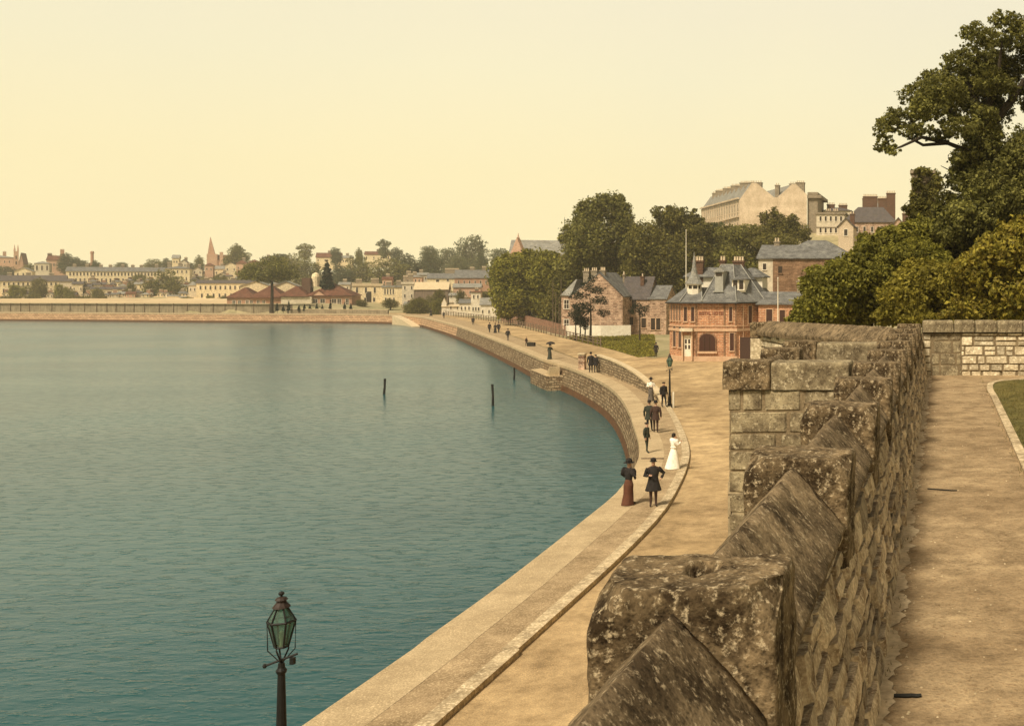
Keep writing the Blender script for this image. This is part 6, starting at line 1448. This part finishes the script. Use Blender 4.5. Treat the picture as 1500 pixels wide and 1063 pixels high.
r = empty('rowing_boat', (b.x+.3, b.y-1.0, .1), 'small dark rowing boat moored below the far sea wall', 'boat')
mb = MB(); rg = []
for t, w_ in ((-2.0,.35),(-1.5,.62),(-.5,.8),(.8,.7),(1.6,.4),(2.1,.04)): rg.append([(t,-w_,.38+.05*t*t*.3),(t,-w_*.7,-.1),(t,0,-.22),(t,w_*.7,-.1),(t,w_,.38+.05*t*t*.3),(t,w_*.86,.36+.05*t*t*.3),(t,w_*.6,-.02),(t,0,-.12),(t,-w_*.6,-.02),(t,-w_*.86,.36+.05*t*t*.3)])
mb.loft(rg, M['post']); mb.build('hull', r, True)
mb = MB(); mb.box(-.8,-.5,-.66,.66,.18,.22,M['timber']); mb.build('thwart', r); mb = MB(); mb.box(.4,.7,-.6,.6,.18,.22,M['timber']); mb.build('thwart', r)
person(0, 0, 0, 'man standing in the rowing boat below the far sea wall', 1.75, 1.2, coat='black', coatlen=.6, hat='cap', at=(b.x+.3, b.y-1.0, .02), group=None)
r = empty('crate', G(774.5,507,PROM)+Vector((.35,0,0)), 'low dark crate on the promenade beside the small figure', 'crate')
mb = MB()
for z_ in (.02,.2,.38): mb.box(-.5,.5,-.3,.3,z_,z_+.14,M['post'])
mb.build('slats', r); mb = MB(); mb.box(-.47,.47,-.27,.27,.0,.51,M['timber']); mb.build('inner_box', r)
person(961, 523, ROAD, 'dark figure standing against the left corner of the hotel', 1.7, 0, coat='black', coatlen=.85, hat='bowler', group=None)
# a plank of wood lying across the promenade behind the near couple
r = empty('plank', G(956,672,PROM)+Vector((0,0,.0)), 'thin dark plank lying across the promenade behind the overcoated man', 'plank')
mb = MB(); mb.box(-.55,.55,-.04,.04,.0,.05,M['timber']); mb.build('board', r)

# ------------------------------------------------------------------ camera, light, air
cam = bpy.data.cameras.new('camera'); co = bpy.data.objects.new('camera', cam); C.objects.link(co); scene.camera = co
co.location = (0,0,EYE); co.rotation_euler = (R(90),0,0)
cam.sensor_width = 36; cam.lens = 36*F/1500; cam.shift_x = -(CX-750)/1500; cam.shift_y = -(531.5-CY)/1500; cam.clip_start = .05; cam.clip_end = 6000
SUN_EL, SUN_AZ = 52, -72           # azimuth measured from the view direction (+Y) towards +X; the sun stands to the left, a little behind
SUN_AZ = -158
sd = Vector((math.sin(R(SUN_AZ))*math.cos(R(SUN_EL)), math.cos(R(SUN_AZ))*math.cos(R(SUN_EL)), math.sin(R(SUN_EL))))
li = bpy.data.lights.new('sun', 'SUN'); li.energy = 4.7; li.angle = R(10); li.color = (1,.90,.72); lo_ = bpy.data.objects.new('sun', li); C.objects.link(lo_)
lo_.rotation_euler = sd.to_track_quat('Z', 'Y').to_euler(); lo_.location = (-50,-50,80)
w = bpy.data.worlds.new('World'); scene.world = w; w.use_nodes = True; nt = w.node_tree; bg = nt.nodes['Background']; bg.inputs[1].default_value = .1
sk = N(nt, 'ShaderNodeTexSky'); sk.sky_type = 'NISHITA'; sk.sun_disc = False; sk.sun_elevation = R(SUN_EL); sk.sun_rotation = R(SUN_AZ); sk.dust_density = 5; sk.air_density = 1.0
tc = N(nt, 'ShaderNodeTexCoord'); sp = N(nt, 'ShaderNodeSeparateXYZ'); nt.links.new(tc.outputs['Generated'], sp.inputs[0])
hz = ramp(nt, sp.outputs[2], [(0,(10.5,9.0,5.1)),(.10,(10.2,8.9,5.3)),(.19,(9.6,8.8,6.0)),(.27,(9.2,8.5,6.3)),(.42,(4.2,3.9,2.7)),(.6,(2.2,2.0,1.4))])
fac = ramp(nt, sp.outputs[2], [(.30,(1,1,1)),(.55,(.25,.25,.25)),(.9,(.1,.1,.1))])
col = mixc(nt, fac.outputs[0], mixc(nt, 1.0, sk.outputs[0], (1.0,.82,.55), 'MULTIPLY'), hz.outputs[0]); sn = noise_n(nt, tc.outputs['Generated'], 2.2, 4, .55); sr = ramp(nt, sn.outputs[0], [(.35,(.975,.98,1.0)),(.65,(1.02,1.015,1.0))]); col = mixc(nt, 1.0, col, sr.outputs[0], 'MULTIPLY'); nt.links.new(col, bg.inputs[0])
hb = MB(); hb.box(-902,262,-252,1070,-3.4,75,M['air'] if 'air' in M else M['cap'])
m = bpy.data.materials.new('pale_air'); m.use_nodes = True; nt = m.node_tree; nt.nodes.remove(nt.nodes['Principled BSDF'])
pv = nt.nodes.new('ShaderNodeVolumePrincipled'); pv.inputs['Color'].default_value = (.98,.93,.80,1); pv.inputs['Density'].default_value = HAZE; pv.inputs['Anisotropy'].default_value = 0
nt.links.new(pv.outputs[0], nt.nodes['Material Output'].inputs['Volume'])
if HAZE > 0:
    o = hb.build('haze'); o.data.materials.clear(); o.data.materials.append(m); tag(o, kind='stuff')
scene.view_settings.view_transform = 'Standard'; scene.view_settings.look = 'None'; scene.view_settings.exposure = 0; scene.view_settings.gamma = 1
scene.cycles.max_bounces = 6; scene.cycles.volume_bounces = 1; scene.cycles.transparent_max_bounces = 8; scene.cycles.use_denoising = True
